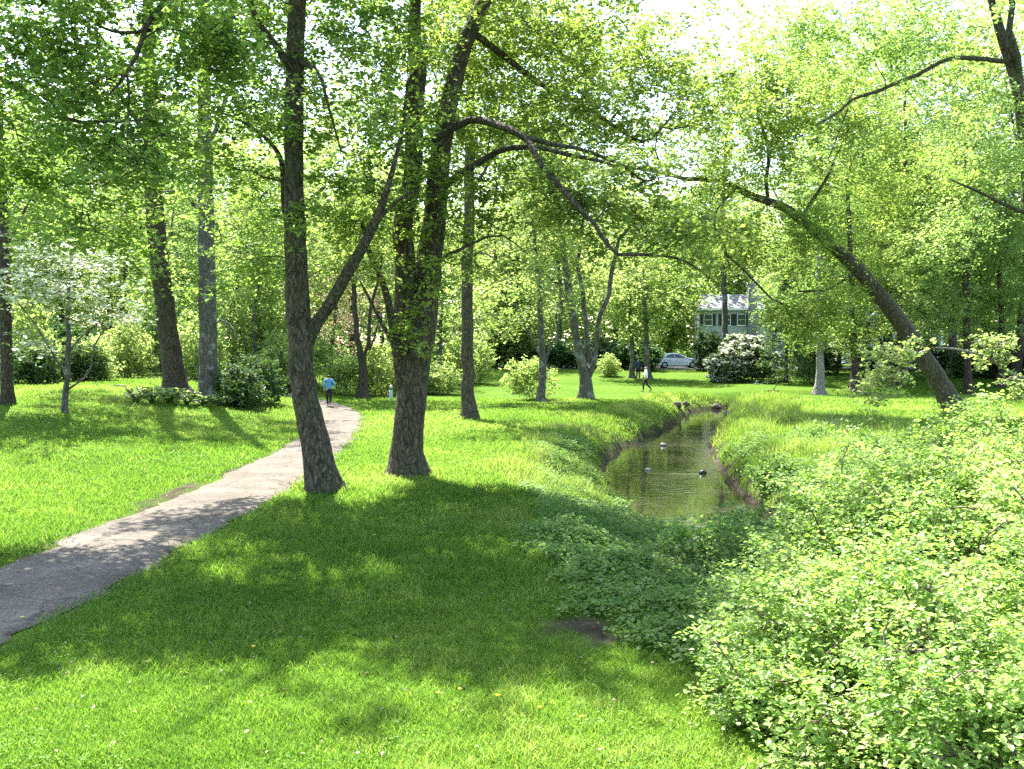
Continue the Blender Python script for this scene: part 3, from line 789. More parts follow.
a1b = pixlimb([(394, 345, D2 - .5, 5), (380, 320, D2 - .2, 3.5), (370, 300, D2, 2.5), (362, 285, D2 + .2, 1.8)])
a2 = pixlimb([(441, 190, D2, 6), (458, 172, D2 - .5, 5.5), (480, 161, D2 - 1, 5), (510, 152, D2 - 1.6, 4.5), (545, 149, D2 - 2.2, 4), (580, 155, D2 - 2.7, 3.4), (615, 164, D2 - 3.2, 2.6), (655, 178, D2 - 3.6, 1.8)])
a3 = pixlimb([(410, 148, D2 - .5, 6.5), (440, 130, D2 - 1, 6), (480, 122, D2 - 1.8, 6), (510, 131, D2 - 2.6, 5.5), (535, 158, D2 - 3.2, 5), (560, 190, D2 - 3.8, 4.2), (590, 225, D2 - 4.2, 3.6), (618, 246, D2 - 4.5, 3), (650, 252, D2 - 4.8, 2.3), (690, 262, D2 - 5, 1.6), (715, 280, D2 - 5.2, 1)])
a4 = pixlimb([(505, 128, D2 - 2.4, 4), (540, 140, D2 - 2.2, 3.6), (580, 148, D2 - 2, 3), (625, 165, D2 - 1.8, 2.4), (660, 160, D2 - 1.6, 1.7)])
a5 = pixlimb([(470, 30, D2, 6), (510, 60, D2 + .8, 5), (560, 95, D2 + 1.5, 4), (610, 120, D2 + 2, 3), (645, 140, D2 + 2.4, 2.4), (672, 120, D2 + 2.6, 1.5)])
a6 = pixlimb([(500, -40, D2, 5), (540, -70, D2 + .4, 4), (600, -70, D2 + .8, 3), (650, -50, D2 + 1, 2)])
a7 = pixlimb([(412, -40, D2 - .8, 6), (370, -110, D2 - 2.5, 4.5), (340, -170, D2 - 4, 3)])
a8 = pixlimb([(470, 20, D2, 5), (485, -30, D2 + 2, 4), (500, -90, D2 + 4, 2.5)])
a9 = pixlimb([(430, 265, D2 - .2, 3), (455, 252, D2 - .8, 2.3), (485, 243, D2 - 1.4, 1.8), (505, 240, D2 - 1.8, 1.3), (520, 258, D2 - 2.2, .9)])
tg = T_([(430, 60, D2 + 1.5, 130, 100, 70), (545, 90, D2 + .5, 120, 85, 92), (640, 195, D2 - 3.6, 85, 62, 36), (395, 215, D2 + .6, 70, 65, 30), (480, 225, D2 - .5, 75, 55, 26), (590, 30, D2 + 1, 130, 75, 62),
         (402, 330, D2 - .9, 16, 28, 5), (430, 190, D2 - 1.3, 36, 55, 12), (425, 90, D2 - 1.3, 40, 55, 12), (418, 285, D2 - 1.0, 22, 30, 5), (360, 250, D2 - 1, 40, 50, 12), (560, 60, D2 + 4, 140, 85, 130), (650, 100, D2 + 4, 75, 55, 50), (470, 30, D2 + 4, 80, 80, 50), (690, 245, D2 - 5, 45, 35, 14), (545, 205, D2 - 3, 60, 40, 16), (690, 90, D2 + .5, 70, 60, 18),
         (420, -200, D2 - 1.2, 190, 180, 100), (510, -170, D2 - 1.5, 120, 140, 60), (380, -170, D2 - 4.5, 150, 120, 60)], 102)
build_tree('tree', 'stout twin-stemmed tree in mid-lawn with long limbs arching to the right', 'tree', [l0, s2, a1, a1b, a2, a3, a4, a5, a6, a7, a8, a9], tg, base_of(l0), 'maple', 'bark', 202,
           per=100, spread=.76, size=.105, flare=.34, trunk_k=20, twig_r=.0055)

# 3 straight single trunk right of the big one
l0, D3 = rooted(469, 419, [(468, 390, 7.2), (467, 330, 6.6), (468, 270, 6.4), (470, 200, 6), (470, 130, 5.5), (472, 50, 5), (470, -40, 4), (475, -140, 2.5)], 9.5, step=.5, jit=.02, seed=3)
c1 = pixlimb([(470, 195, D3, 3), (490, 160, D3 - 1, 2.4), (520, 120, D3 - 2, 1.6)]); c2 = pixlimb([(470, 150, D3, 3), (450, 110, D3 + 1, 2.2), (430, 60, D3 + 2, 1.4)])
c3 = pixlimb([(468, 262, D3, 1.8), (480, 252, D3 - .5, 1.4), (500, 262, D3 - 1, 1)])
tg = T_([(480, 90, D3, 70, 80, 60), (530, 150, D3 + 2, 60, 60, 35), (440, 40, D3 + 2, 70, 80, 40), (490, -60, D3, 90, 90, 80), (480, 290, D3 + 1, 30, 40, 8)], 103)
build_tree('tree', 'straight slim dark trunk standing on the lawn just right of the twin-stemmed tree', 'tree', [l0, c1, c2, c3], tg, base_of(l0), 'maple', 'bark', 203, per=80, spread=1.1, size=.15, flare=.3)

# 4 forked tree beyond the path
l0, D4 = rooted(363, 398, [(363, 385, 5.2), (363, 368, 4.6), (358, 345, 3.4), (355, 310, 3), (352, 270, 2.5), (345, 220, 1.8), (338, 180, 1.1)], 7, step=.5, jit=.03, seed=4)
c1 = pixlimb([(364, 372, D4, 3.5), (370, 345, D4 - .5, 3), (372, 315, D4 - .8, 2.6), (378, 270, D4 - 1, 2), (388, 225, D4 - 1, 1.3)])
c2 = pixlimb([(369, 350, D4, 2), (376, 330, D4, 1.5), (380, 315, D4 + .5, 1)])
tg = T_([(355, 230, D4, 60, 60, 70), (385, 200, D4, 50, 60, 50), (335, 190, D4 + 2, 55, 60, 45)], 104, cs=2)
build_tree('tree', 'dark trunk forked low beyond the path, right of the walker in blue', 'tree', [l0, c1, c2], tg, base_of(l0), 'pale', 'bark_brown', 204, per=55, spread=1.3, size=.19, flare=.3)

# 5, 6, 7 the three heavy trunks on the left
l0, D5 = rooted(176, 394, [(174, 375, 11.5), (168, 330, 11), (162, 280, 10.5), (157, 230, 10), (153, 180, 9), (150, 110, 7.5), (148, 30, 6), (150, -70, 4)], 14, step=.5, jit=.02, seed=5)
c1 = pixlimb([(152, 160, D5, 4.5), (130, 110, D5 - 1, 3.5), (100, 60, D5 - 2, 2.2)]); c2 = pixlimb([(150, 110, D5, 4), (175, 60, D5 + 1, 3), (190, 0, D5 + 2, 2)])
tg = T_([(130, 120, D5, 80, 60, 36), (140, 20, D5, 90, 80, 40), (165, 285, D5 - .8, 22, 40, 8), (110, 215, D5 - .5, 55, 35, 22)], 105, clump=.5)
build_tree('tree', 'thick dark trunk leaning left beyond the path, beside a straight paler one', 'tree', [l0, c1, c2], tg, base_of(l0), 'maple', 'bark_brown', 205, per=80, spread=1.1, size=.15, flare=.3)

l0, D6 = rooted(210, 399, [(209, 375, 10.5), (208, 330, 10), (207, 270, 9.6), (206, 215, 9), (205, 150, 8), (204, 70, 7), (206, -30, 5), (205, -120, 3)], 13, step=.5, jit=.015, seed=6)
c1 = pixlimb([(206, 225, D6, 3), (190, 205, D6 - 1, 2.2), (170, 195, D6 - 1.5, 1.5), (150, 200, D6 - 2, 1)]); c2 = pixlimb([(205, 150, D6, 4), (228, 100, D6, 3), (250, 50, D6 + 1, 2)])
c3 = pixlimb([(213, 340, D6, 2), (222, 322, D6 - .3, 1.6), (232, 325, D6 - .5, 1.2), (238, 345, D6 - .6, .8)])
tg = T_([(215, 110, D6, 75, 60, 36), (205, 10, D6, 90, 80, 40), (245, 205, D6 + 1, 45, 50, 20)], 106, clump=.5)
build_tree('tree', 'straight thick grey trunk on the far side of the path, tallest bare bole there', 'tree', [l0, c1, c2, c3], tg, base_of(l0), 'maple', 'bark_grey', 206, per=80, spread=1.1, size=.15, flare=.25)

l0, D7 = rooted(7, 404, [(7, 380, 6.8), (6, 330, 6.4), (5, 280, 6.2), (3, 220, 5.6), (0, 150, 5), (-5, 60, 4)], 8.5, step=.5, jit=.02, seed=7)
c1 = pixlimb([(4, 250, D7, 2.5), (25, 205, D7, 2), (50, 170, D7 + 1, 1.3)])
tg = T_([(20, 190, D7 + 1, 60, 60, 26), (-20, 90, D7, 80, 90, 30)], 107)
build_tree('tree', 'dark upright trunk behind the white-flowering dogwood at the left edge', 'tree', [l0, c1], tg, base_of(l0), 'maple', 'bark_brown', 207, per=80, spread=1.1, size=.15, flare=.2)

# 8 flowering dogwood
l0, D8 = rooted(66, 413, [(66, 398, 3.4), (67, 370, 3), (69, 340, 2.6), (68, 300, 2.2), (72, 265, 1.5), (76, 245, .9)], 4.6, step=.3, jit=.02, seed=8)
c1 = pixlimb([(66, 395, D8, 2.4), (60, 375, D8 - .3, 2), (50, 355, D8 - .6, 1.6), (38, 325, D8 - .8, 1.2), (22, 300, D8 - 1, .8)])
c2 = pixlimb([(67, 390, D8, 2), (80, 372, D8 + .4, 1.6), (95, 345, D8 + .8, 1.3), (112, 320, D8 + 1, .9)])
c3 = pixlimb([(69, 352, D8, 1.8), (80, 338, D8 - .4, 1.4), (100, 322, D8 - .8, 1)])
tg = T_([(60, 262, D8, 52, 15, 36), (60, 290, D8, 72, 20, 30), (112, 318, D8, 36, 14, 16), (15, 290, D8 - .5, 40, 22, 14), (40, 345, D8 - .6, 28, 14, 8)], 108, clump=.35)
build_tree('dogwood', 'small multi-stemmed dogwood in white blossom standing on the left lawn', 'flowering tree', [l0, c1, c2, c3], tg, base_of(l0), 'dogwood', 'bark_grey', 208, per=30, spread=.85, size=.12, flat=.22, tilt=.35,
           bloom=('bloom', .85, .13, 30))

# 9 slender forked tree left of the triple-stemmed one
l0, D9 = rooted(541, 402, [(541, 390, 4.5), (543, 365, 4), (541, 340, 3.4), (540, 300, 2.8), (536, 255, 2.2), (532, 200, 1.5), (530, 150, .9)], 6, step=.5, jit=.04, seed=9)
c1 = pixlimb([(542, 358, D9, 2.6), (534, 346, D9 - .3, 2), (526, 330, D9 - .6, 1.6), (515, 300, D9 - 1, 1)])
c2 = pixlimb([(544, 368, D9, 2.4), (552, 345, D9 + .3, 1.8), (556, 320, D9 + .6, 1.4), (560, 280, D9 + 1, .9)])
tg = T_([(530, 120, D9, 60, 65, 80), (535, 250, D9, 55, 70, 75), (505, 300, D9 - .5, 42, 40, 36), (555, 200, D9, 45, 50, 40)], 109, cs=2)
build_tree('tree', 'slender tree with pale side fork, left of the triple-stemmed tree', 'tree', [l0, c1, c2], tg, base_of(l0), 'pale', 'bark_grey', 209, per=60, spread=1.1, size=.17, flare=.25)

# 10 triple-stemmed tree
l0, D10 = rooted(586, 399, [(586, 385, 7.5), (583, 366, 6), (576, 335, 4.6), (570, 300, 4.2), (564, 255, 3.6), (558, 200, 2.6), (555, 140, 1.5)], 9.5, step=.5, jit=.02, seed=10)
c1 = pixlimb([(587, 378, D10, 5), (588, 350, D10 + .4, 4), (586, 310, D10 + .7, 3.8), (581, 265, D10 + .9, 3.2), (580, 210, D10 + 1, 2.2), (584, 150, D10 + 1, 1.2)])
c2 = pixlimb([(589, 376, D10, 5), (594, 352, D10 - .3, 4), (602, 315, D10 - .6, 3.8), (612, 270, D10 - .9, 3.4), (622, 238, D10 - 1.1, 2.6), (640, 215, D10 - 1.4, 1.8)])
tg = T_([(590, 85, D10, 80, 75, 110), (575, 170, D10, 70, 70, 80), (620, 200, D10, 55, 60, 50), (545, 220, D10 + 1, 40, 40, 22), (640, 290, D10 + 2, 30, 40, 14)], 110, cs=2)
build_tree('tree', 'grey tree splitting near the ground into three long stems beside the stream bend', 'tree', [l0, c1, c2], tg, base_of(l0), 'pale', 'bark_grey', 210, per=60, spread=1.2, size=.17, flare=.25)

# 11 the tree that leans far over the stream
l0, D11 = rooted(956, 412, [(938, 380, 10.4), (919, 350, 9.8), (897, 318, 9.2), (872, 287, 8.4), (847, 259, 7.4), (822, 238, 6.4), (786, 209, 5.0), (752, 196, 4.0), (718, 181, 3.2), (682, 178, 2.4, -.5), (640, 168, 2.2, -1), (610, 172, 1.4, -1.5)], 13.5, step=.4, jit=.02, seed=11)
c1 = pixlimb([(768, 200, D11, 3.2), (765, 170, D11 + .4, 2.8), (762, 130, D11 + .8, 2.3), (758, 95, D11 + 1, 1.6), (756, 60, D11 + 1, 1)])
c2 = pixlimb([(860, 272, D11, 3), (835, 283, D11 - .6, 2.2), (800, 290, D11 - 1.2, 1.5)])
c3 = pixlimb([(800, 222, D11, 3), (830, 180, D11 + .5, 2.4), (850, 130, D11 + 1, 1.8), (855, 80, D11 + 1, 1.2)])
c4 = pixlimb([(735, 190, D11, 2.6), (715, 215, D11 - .6, 2), (722, 255, D11 - 1, 1.6), (745, 290, D11 - 1.2, 1.2)])
c5 = pixlimb([(720, 250, D11 - 1, 2), (750, 275, D11 - 1.5, 1.8), (785, 305, D11 - 2, 1.5), (812, 330, D11 - 2.3, 1)])
tg = T_([(740, 115, D11, 85, 75, 190), (825, 120, D11 + .5, 85, 80, 170), (680, 190, D11, 60, 45, 60), (778, 240, D11 - .8, 66, 38, 110), (812, 306, D11 - 1.6, 42, 36, 70), (900, 190, D11 + 1, 70, 70, 90), (872, 280, D11 - 1, 45, 26, 7), (800, 212, D11 - 1, 50, 24, 7), (728, 184, D11 - 1, 50, 22, 7), (757, 75, D11 + .9, 22, 40, 24), (852, 110, D11 + 1, 22, 40, 24)], 111, cs=1.7, clump=.4)
build_tree('tree', 'large tree leaning steeply left across the stream from the right-hand lawn', 'tree', [l0, c1, c2, c3, c4, c5], tg, base_of(l0), 'maple', 'bark', 211, per=85, spread=.95, size=.13, flare=.14, trunk_k=18)

# 12 tree at the right edge whose upper stem and one long limb reach into the view
g = gpix(1052, 432); DD = g[1]
l0 = resample(np.array([(g[0], g[1], g[2] - .1, .36), (*at(1046, 360, DD), .31), (*at(1036, 260, DD), .28), (*at(1028, 170, DD), .25), (*at(1018, 90, DD), .22), (*at(1000, 30, DD), .17), (*at(985, -30, DD), .13), (*at(975, -110, DD), .07)]), .35)
c0 = pixlimb([(1022, 110, DD, 6), (1014, 40, DD - .4, 5), (1004, -20, DD - .8, 4), (1000, -80, DD - 1, 2.5)])
c1 = pixlimb([(1016, 62, DD, 4), (985, 58, DD - .6, 3.8), (945, 64, DD - 1.2, 3.4), (905, 76, DD - 1.8, 3), (870, 93, DD - 2.2, 2.6), (845, 110, DD - 2.5, 2), (815, 128, DD - 2.8, 1.3)])
c2 = pixlimb([(1030, 215, DD, 3), (1005, 205, DD - .6, 2.5), (975, 190, DD - 1, 2), (950, 180, DD - 1.4, 1.2)])
c3 = pixlimb([(848, 108, DD - 2.4, 1.3), (838, 135, DD - 2.5, 1), (828, 160, DD - 2.6, .8)])
tg = T_([(800, 25, DD - 1.5, 60, 40, 34), (930, 30, DD, 95, 55, 110), (850, 60, DD - 1, 70, 55, 60), (985, 150, DD, 60, 65, 80), (1020, -60, DD, 120, 90, 80), (960, 230, DD + 1, 50, 40, 30), (840, 150, DD - 2, 35, 35, 14)], 112, cs=1.6)
build_tree('tree', 'tree at the right edge sending one long bare limb leftwards across the upper leaves', 'tree', [l0, c0, c1, c2, c3], tg, base_of(l0), 'yellow', 'bark', 212, per=85, spread=.85, size=.11, flare=.2)

# 13 tree outside the upper left corner whose drooping twigs hang into the view
g = gpix(-140, 515); DD = g[1]
l0 = resample(np.array([(g[0], g[1], g[2] - .1, .34), (*at(-80, 350, DD), .27), (*at(-55, 150, DD), .24), (*at(-20, -30, DD), .20), (*at(0, -180, DD), .15), (*at(10, -320, DD), .08)]), .3)
c1 = pixlimb([(-25, -20, DD, 8), (60, -60, DD - .5, 6.5), (130, -50, DD - 1, 5.5), (172, -5, DD - 1.3, 4.6), (150, 30, DD - 1.6, 4), (135, 62, DD - 1.9, 3.2), (118, 85, DD - 2.1, 2.2), (103, 98, DD - 2.3, 1.4)])
c2 = pixlimb([(150, 30, DD - 1.6, 3), (120, 33, DD - 1.2, 2.6), (95, 22, DD - .9, 2), (70, 5, DD - .6, 1.5)])
c3 = pixlimb([(138, 55, DD - 1.8, 2.4), (127, 70, DD - 2, 2), (130, 105, DD - 2.1, 1.7), (126, 135, DD - 2.2, 1.4), (134, 165, DD - 2.2, 1.1)])
c4 = pixlimb([(-40, 60, DD, 5), (20, 90, DD - .8, 4), (70, 115, DD - 1.5, 3), (120, 122, DD - 2.1, 2), (150, 118, DD - 2.6, 1.3)])
c5 = pixlimb([(-10, -100, DD, 6), (60, -190, DD - 1, 5), (120, -240, DD - 2, 3)])
tg = T_([(60, 60, DD - .8, 110, 70, 75), (130, 130, DD - 1.6, 85, 70, 55), (20, 160, DD - .5, 70, 70, 45), (190, 40, DD - 1.5, 60, 50, 24), (90, 225, DD - 1, 60, 30, 14), (10, -90, DD + .5, 130, 80, 40), (120, -20, DD - 1.6, 120, 60, 46)], 113)
build_tree('tree', 'overhanging tree at the upper left with dark twigs drooping over the path', 'tree', [l0, c1, c2, c3, c4], tg, base_of(l0), 'maple', 'bark', 213, per=95, spread=.72, size=.10, flare=.2, twig_r=.005)

# small trunks on the right-hand lawn
def small_tree(label, px, py, trunk, hp, blobs, seed, leaf='maple', bark='bark', lim=(), flare=.35, per=70, spread=.95, size=.15):
    l, D = rooted(px, py, trunk, hp, step=.4, jit=.02, seed=seed)
    ls = [l] + [pixlimb([(a, b_, D + c_, d_) for a, b_, c_, d_ in q]) for q in lim]
    tg_ = sample_blobs(pixblobs([(a, b_, D + c_, rx * 1.08, ry * 1.08, int(n_ * 1.6)) for a, b_, c_, rx, ry, n_ in blobs], .9), rt(seed + 500), .42, 1.6)
    return build_tree('tree', label, 'tree', ls, tg_, base_of(l), leaf, bark, seed + 900, per=per, spread=spread, size=size, flare=flare)


small_tree('short tree with flared pale furrowed base, right of the shaggy hemlock', 819, 394, [(820, 380, 5), (820, 350, 4), (819, 320, 3.4), (818, 280, 2.8), (820, 230, 1.8)], 7,
           [(815, 290, 0, 45, 40, 50), (830, 230, 1, 50, 45, 50), (812, 335, 0, 26, 16, 12)], 20, bark='bark_pale')
small_tree('dark trunk half hidden in leaves, next right of the pale flared tree', 855, 390, [(855, 375, 4.4), (854, 350, 4), (852, 310, 3.4), (850, 250, 2.8), (846, 160, 2), (840, 80, 1)], 6.5,
           [(858, 290, 0, 45, 42, 50), (850, 340, 0, 36, 16, 18), (880, 240, 1, 45, 40, 40), (845, 180, 1, 50, 55, 55), (830, 90, 1.5, 50, 55, 40)], 21, bark='bark_brown')
small_tree('dark short trunk just left of the leaning trunk, in shade on the right lawn', 900, 385, [(900, 372, 3.6), (900, 345, 3.4), (901, 300, 3), (903, 240, 2.6), (905, 150, 2), (905, 60, 1)], 6,
           [(905, 270, 0, 50, 50, 55), (895, 325, 0, 36, 20, 20), (915, 180, 1, 55, 60, 60), (905, 80, 2, 60, 60, 55)], 22, bark='bark_brown')
small_tree('upright brown trunk with pale leafy crown, right of the leaning trunk', 969, 394, [(968, 375, 4.2), (967, 345, 4), (966, 290, 3.6), (965, 220, 3), (966, 140, 1.8)], 6,
           [(960, 250, 0, 65, 55, 100), (1000, 200, 1, 50, 70, 70), (930, 310, -1, 45, 34, 50), (985, 310, 0, 45, 30, 40), (950, 160, 0, 60, 55, 60), (980, 80, 1, 60, 60, 50)], 23, leaf='yellow', bark='bark_brown')
small_tree('grey trunk in tree shade near the white car and the dark-clad person', 648, 379, [(647, 365, 3.4), (646, 340, 3), (645, 310, 2.6), (643, 270, 1.8)], 4.2,
           [(650, 285, 0, 42, 42, 70), (635, 325, 0, 30, 18, 16)], 24, leaf='maple', bark='bark_grey', size=.2, spread=1.3, per=60)
small_tree('thinner shaded trunk left of the dark-clad person, near the dark hedge', 632, 378, [(632, 365, 2.6), (632, 340, 2.3), (630, 310, 2), (628, 270, 1.4)], 3.2,
           [(620, 280, 1, 36, 40, 55)], 25, leaf='pale', bark='bark_grey', size=.2, spread=1.3, per=60)
small_tree('slim dark trunk rising straight in front of the pale blue house', 726, 368, [(725, 340, 3.4), (725, 310, 3.1), (724, 280, 2.8), (722, 230, 2.4), (726, 150, 1.8), (735, 60, 1)], 4,
           [(725, 245, 0, 42, 26, 50), (705, 215, 0, 45, 40, 50), (735, 150, 1, 45, 50, 60), (745, 70, 1, 45, 50, 45)], 26, leaf='maple', bark='bark_grey', size=.2, spread=1.3, per=60)
small_tree('small bare-looking tree with brownish buds among the woods behind the walker in blue', 330, 384, [(331, 370, 2.6), (332, 345, 2.2), (336, 310, 1.8), (338, 270, 1.2)], 3.4,
           [(340, 300, 0, 45, 48, 60), (320, 335, 0, 34, 26, 24)], 27, leaf='bare', bark='bark_brown', size=.13, spread=1.3, per=40)

# ------------------------------------------------------------------ woodland behind: a few kinds built once, then copied
def wood_kind(name, label, cat, seed, H, lean, blobs, leafm, barkm, per, size, spread=1.6, r0=.28, bloom=None, group=None, forks=3):
    rng = rt(seed)
    pts = [(0, 0, -.1, r0)]
    for k in range(1, 7):
        h = H * k / 6.5
        pts.append((lean * h * .12 + rng.normal() * .12 * k ** .5, rng.normal() * .12 * k ** .5, h, r0 * (1 - .14 * k)))
    l0 = resample(np.array(pts), .6); lim = [l0]
    for q in range(forks):
        k = int(len(l0) * (.32 + .45 * rng.random())); a = rng.random() * 2 * PI; ln = H * (.22 + .15 * rng.random())
        p = l0[k, :3]; d = np.array([math.cos(a), math.sin(a), .9])
        lim.append(resample(np.array([(*p, l0[k, 3] * .6), (*(p + d * ln * .4 * np.array([1, 1, .8])), l0[k, 3] * .42), (*(p + d * ln * np.array([.8, .8, 1.1])), .03)]), .6))
    tg_ = sample_blobs([(c, r, int(n * 1.45)) for c, r, n in blobs], rng, .40, 2.0)
    return build_tree(name, label, cat, lim, tg_, (0, 0, 0), leafm, barkm, seed + 1, per=per, spread=spread, size=size, trunk_k=9, flare=.3, twigs=6, bloom=bloom, group=group)


def blb(*a): return [((x, y, z), (rx, ry, rz), n) for x, y, z, rx, ry, rz, n in a]


KA = wood_kind('tree', 'x', 'tree', 301, 22, .3, blb((0, 0, 9, 4.2, 4.2, 3.5, 70), (1.5, 0, 15, 4.8, 4.8, 4.5, 130), (0, 1, 20, 3.6, 3.6, 3.4, 80), (-1.5, -1, 5, 3.5, 3.5, 2, 30)), 'pale', 'bark_grey', 30, .26)
KB = wood_kind('tree', 'x', 'tree', 303, 19, -.5, blb((0, 0, 7, 4.8, 4.8, 3.2, 90), (-1, 0, 12, 5, 5, 4, 130), (-1.5, 1, 17, 3.6, 3.6, 3, 70)), 'yellow', 'bark_brown', 30, .24)
KC = wood_kind('tree', 'x', 'tree', 305, 24, .1, blb((0, 0, 12, 5.5, 5.5, 4.2, 150), (0, 0, 18, 5.2, 5.2, 4.5, 130), (.5, 0, 23, 3.2, 3.2, 2.8, 50), (1, 0, 7, 4, 4, 2, 40)), 'pale', 'bark_brown', 30, .26, r0=.36)
KD = wood_kind('tree', 'x', 'tree', 307, 13, .8, blb((0, 0, 5, 2.6, 2.6, 2.6, 60), (.8, 0, 9, 3, 3, 3, 80), (1, 0, 12.5, 2.0, 2.0, 1.8, 30)), 'yellow', 'bark_grey', 34, .20, r0=.13, spread=1.2)
KE = wood_kind('tree', 'x', 'tree', 309, 16, 0, blb((0, 0, 4, 4.6, 4.6, 3, 110), (0, 0, 9, 4.4, 4.4, 3.6, 120), (0, 0, 14, 2.8, 2.8, 2.8, 60)), 'maple', 'bark_brown', 44, .28)
used = set()


def put(K, px, D, label, scale=1.0, rz=None, squash=1.0, group=None, z=None):
    x = (px - 512) / F * D; zz = float(ground(x, D)) if z is None else z
    rz = rnd.random() * 6.28 if rz is None else rz
    sc = (scale, scale, scale * squash)
    if K.name not in used:
        used.add(K.name); K.location = (x, D, zz); K.rotation_euler = (0, 0, rz); K.scale = sc; K['label'] = label
        if group: K['group'] = group
        return K
    return copy_thing(K, (x, D, zz), rz, sc, label, group)


W = 'woodland trees behind the park lawn'
for K, px, D, sc, lb in (
        (KC, -70, 74, 1.0, 'tall dark-trunked woodland tree behind the left-edge trunk and dogwood'),
        (KA, 60, 86, 1.0, 'pale green woodland tree rising directly behind the white dogwood'),
        (KB, 118, 80, .95, 'yellow-green woodland tree behind the fallen branch left of the leaning dark trunk'),
        (KC, 165, 94, 1.0, 'tall mid-green woodland tree towering behind the leaning dark trunk'),
        (KB, 232, 90, 1.05, 'bright yellow-green woodland tree behind the straight grey trunk'),
        (KD, 258, 64, 1.1, 'slim young pale tree with thin straight stem, right of dark rounded shrub'),
        (KD, 280, 68, 1.15, 'slim young pale tree seen between dark rounded shrub and path-side leaning tree'),
        (KA, 300, 96, 1.05, 'tall pale woodland tree behind the path-side leaning tree'),
        (KB, 385, 92, .95, 'yellow-green woodland tree behind the forked trunk beyond the path'),
        (KA, 440, 96, 1.05, 'pale woodland tree seen between the twin-stemmed tree and straight slim trunk'),
        (KC, 492, 104, 1.0, 'tall mid-green woodland tree behind the straight slim trunk'),
        (KE, 515, 99, .72, 'low dark-leaved tree at the far lawn edge, right of the straight slim trunk'),
        (KA, 560, 112, 1.1, 'tall pale woodland tree behind the slender forked tree and yellow bush'),
        (KC, 615, 118, 1.0, 'tall woodland tree above the dark hedge, right of triple-stemmed tree'),
        (KE, 672, 122, .8, 'dark-leaved tree beyond the white car, left of the pale house'),
        (KB, 668, 124, 1.1, 'yellow-green woodland tree showing above the white car'),
        (KA, 742, 146, 1.15, 'pale woodland tree standing behind the roof of the blue-white house'),
        (KC, 795, 112, .95, 'tall woodland tree behind the shaggy hemlock'),
        (KE, 838, 96, .8, 'dark broad tree in shade behind the pale flared trunk'),
        (KA, 880, 104, 1.05, 'tall pale woodland tree behind the middle of the leaning trunk'),
        (KB, 930, 92, 1.1, 'yellow-green woodland tree behind the lower leaning trunk'),
        (KE, 985, 96, .75, 'dark broad tree behind the upright brown trunk at the right'),
        (KC, 1030, 86, .95, 'tall mid-green woodland tree at the right edge behind the lawn'),
        (KB, 800, 84, .85, 'yellow-green tree standing right of the hemlock with leaves above the pale flared trunk'),
        (KA, 905, 80, .95, 'pale leafy tree behind the dark short trunk just left of the leaning trunk'),
        (KC, 350, 100, 1.1, 'tallest woodland tree far behind the walker in blue'),
        (KA, 20, 92, 1.15, 'tall pale woodland tree behind the parked car at the far left'),
        (KA, 205, 100, 1.15, 'tall pale woodland tree farthest back between the two thick left trunks'),
        (KA, 815, 90, 1.45, 'tallest pale tree of the right-hand woods, left of the long bare limb'),
        (KC, 890, 94, 1.35, 'tallest tree of the right-hand woods, just below the long bare limb'),
        (KA, 955, 86, 1.4, 'very tall pale tree of the right-hand woods, above the leaning tree foot'),
        (KB, 1015, 80, 1.5, 'very tall yellow-green tree of the right-hand woods at the right edge'),
        (KC, 965, 120, 1.15, 'very tall woodland tree farthest back above the upright brown trunk'),
        (KA, 850, 128, 1.25, 'very tall pale woodland tree farthest back above the leaning trunk'),
        (KC, 715, 160, 1.35, 'very tall woodland tree farthest back left of the house roof'),
        (KB, 1000, 72, .9, 'yellow-green tree right of the upright brown trunk, at the right edge'),
        (KA, 530, 124, 1.2, 'very tall pale woodland tree farthest back left of the triple-stemmed tree'),
        (KB, 30, 82, 1.0, 'yellow-green woodland tree behind the half-hidden silvery car'),
        (KD, 180, 70, 1.2, 'slim young yellow-green tree between the two thick left trunks'),
        (KD, 405, 76, 1.2, 'slim young yellow-green tree behind the foot of the twin-stemmed tree'),
        (KD, 640, 100, 1.1, 'slim young tree rising out of the long dark hedge'),
        (KC, 110, 98, 1.1, 'tall woodland tree farthest back above the round pale shrub')):
    put(K, px, D, lb, sc, group=W)

# hemlock and other evergreens
def conifer(name, label, cat, px, py, H, R, seed, leafm='conifer', droop=.35, sz=.2):
    rng = rt(seed); g = gpix(px, py)
    l0 = resample(np.array([(g[0], g[1], g[2] - .1, .16), (g[0], g[1], g[2] + H * .5, .10), (g[0] + .1, g[1], g[2] + H, .02)]), .5)
    tg_, dr = [], []
    for k in range(260):
        t = rng.random() ** 1.25; h = .35 + t * (H - .4); a = rng.random() * 2 * PI; r_ = R * (1 - t) ** .8 * (.55 + .5 * rng.random())
        tg_.append((g[0] + math.cos(a) * r_, g[1] + math.sin(a) * r_, g[2] + h - droop * r_ * .6 + .1))
    return build_tree(name, label, cat, [l0], np.array(tg_), g, leafm, 'bark_brown', seed, per=60, spread=.75, size=sz, flat=.5, tilt=.7, aspect=.2, sag=.55, flare=.3)


conifer('hemlock_tree', 'shaggy drooping dark green hemlock right of the flowering rhododendron', 'conifer', 786, 383, 8.6, 2.3, 401)
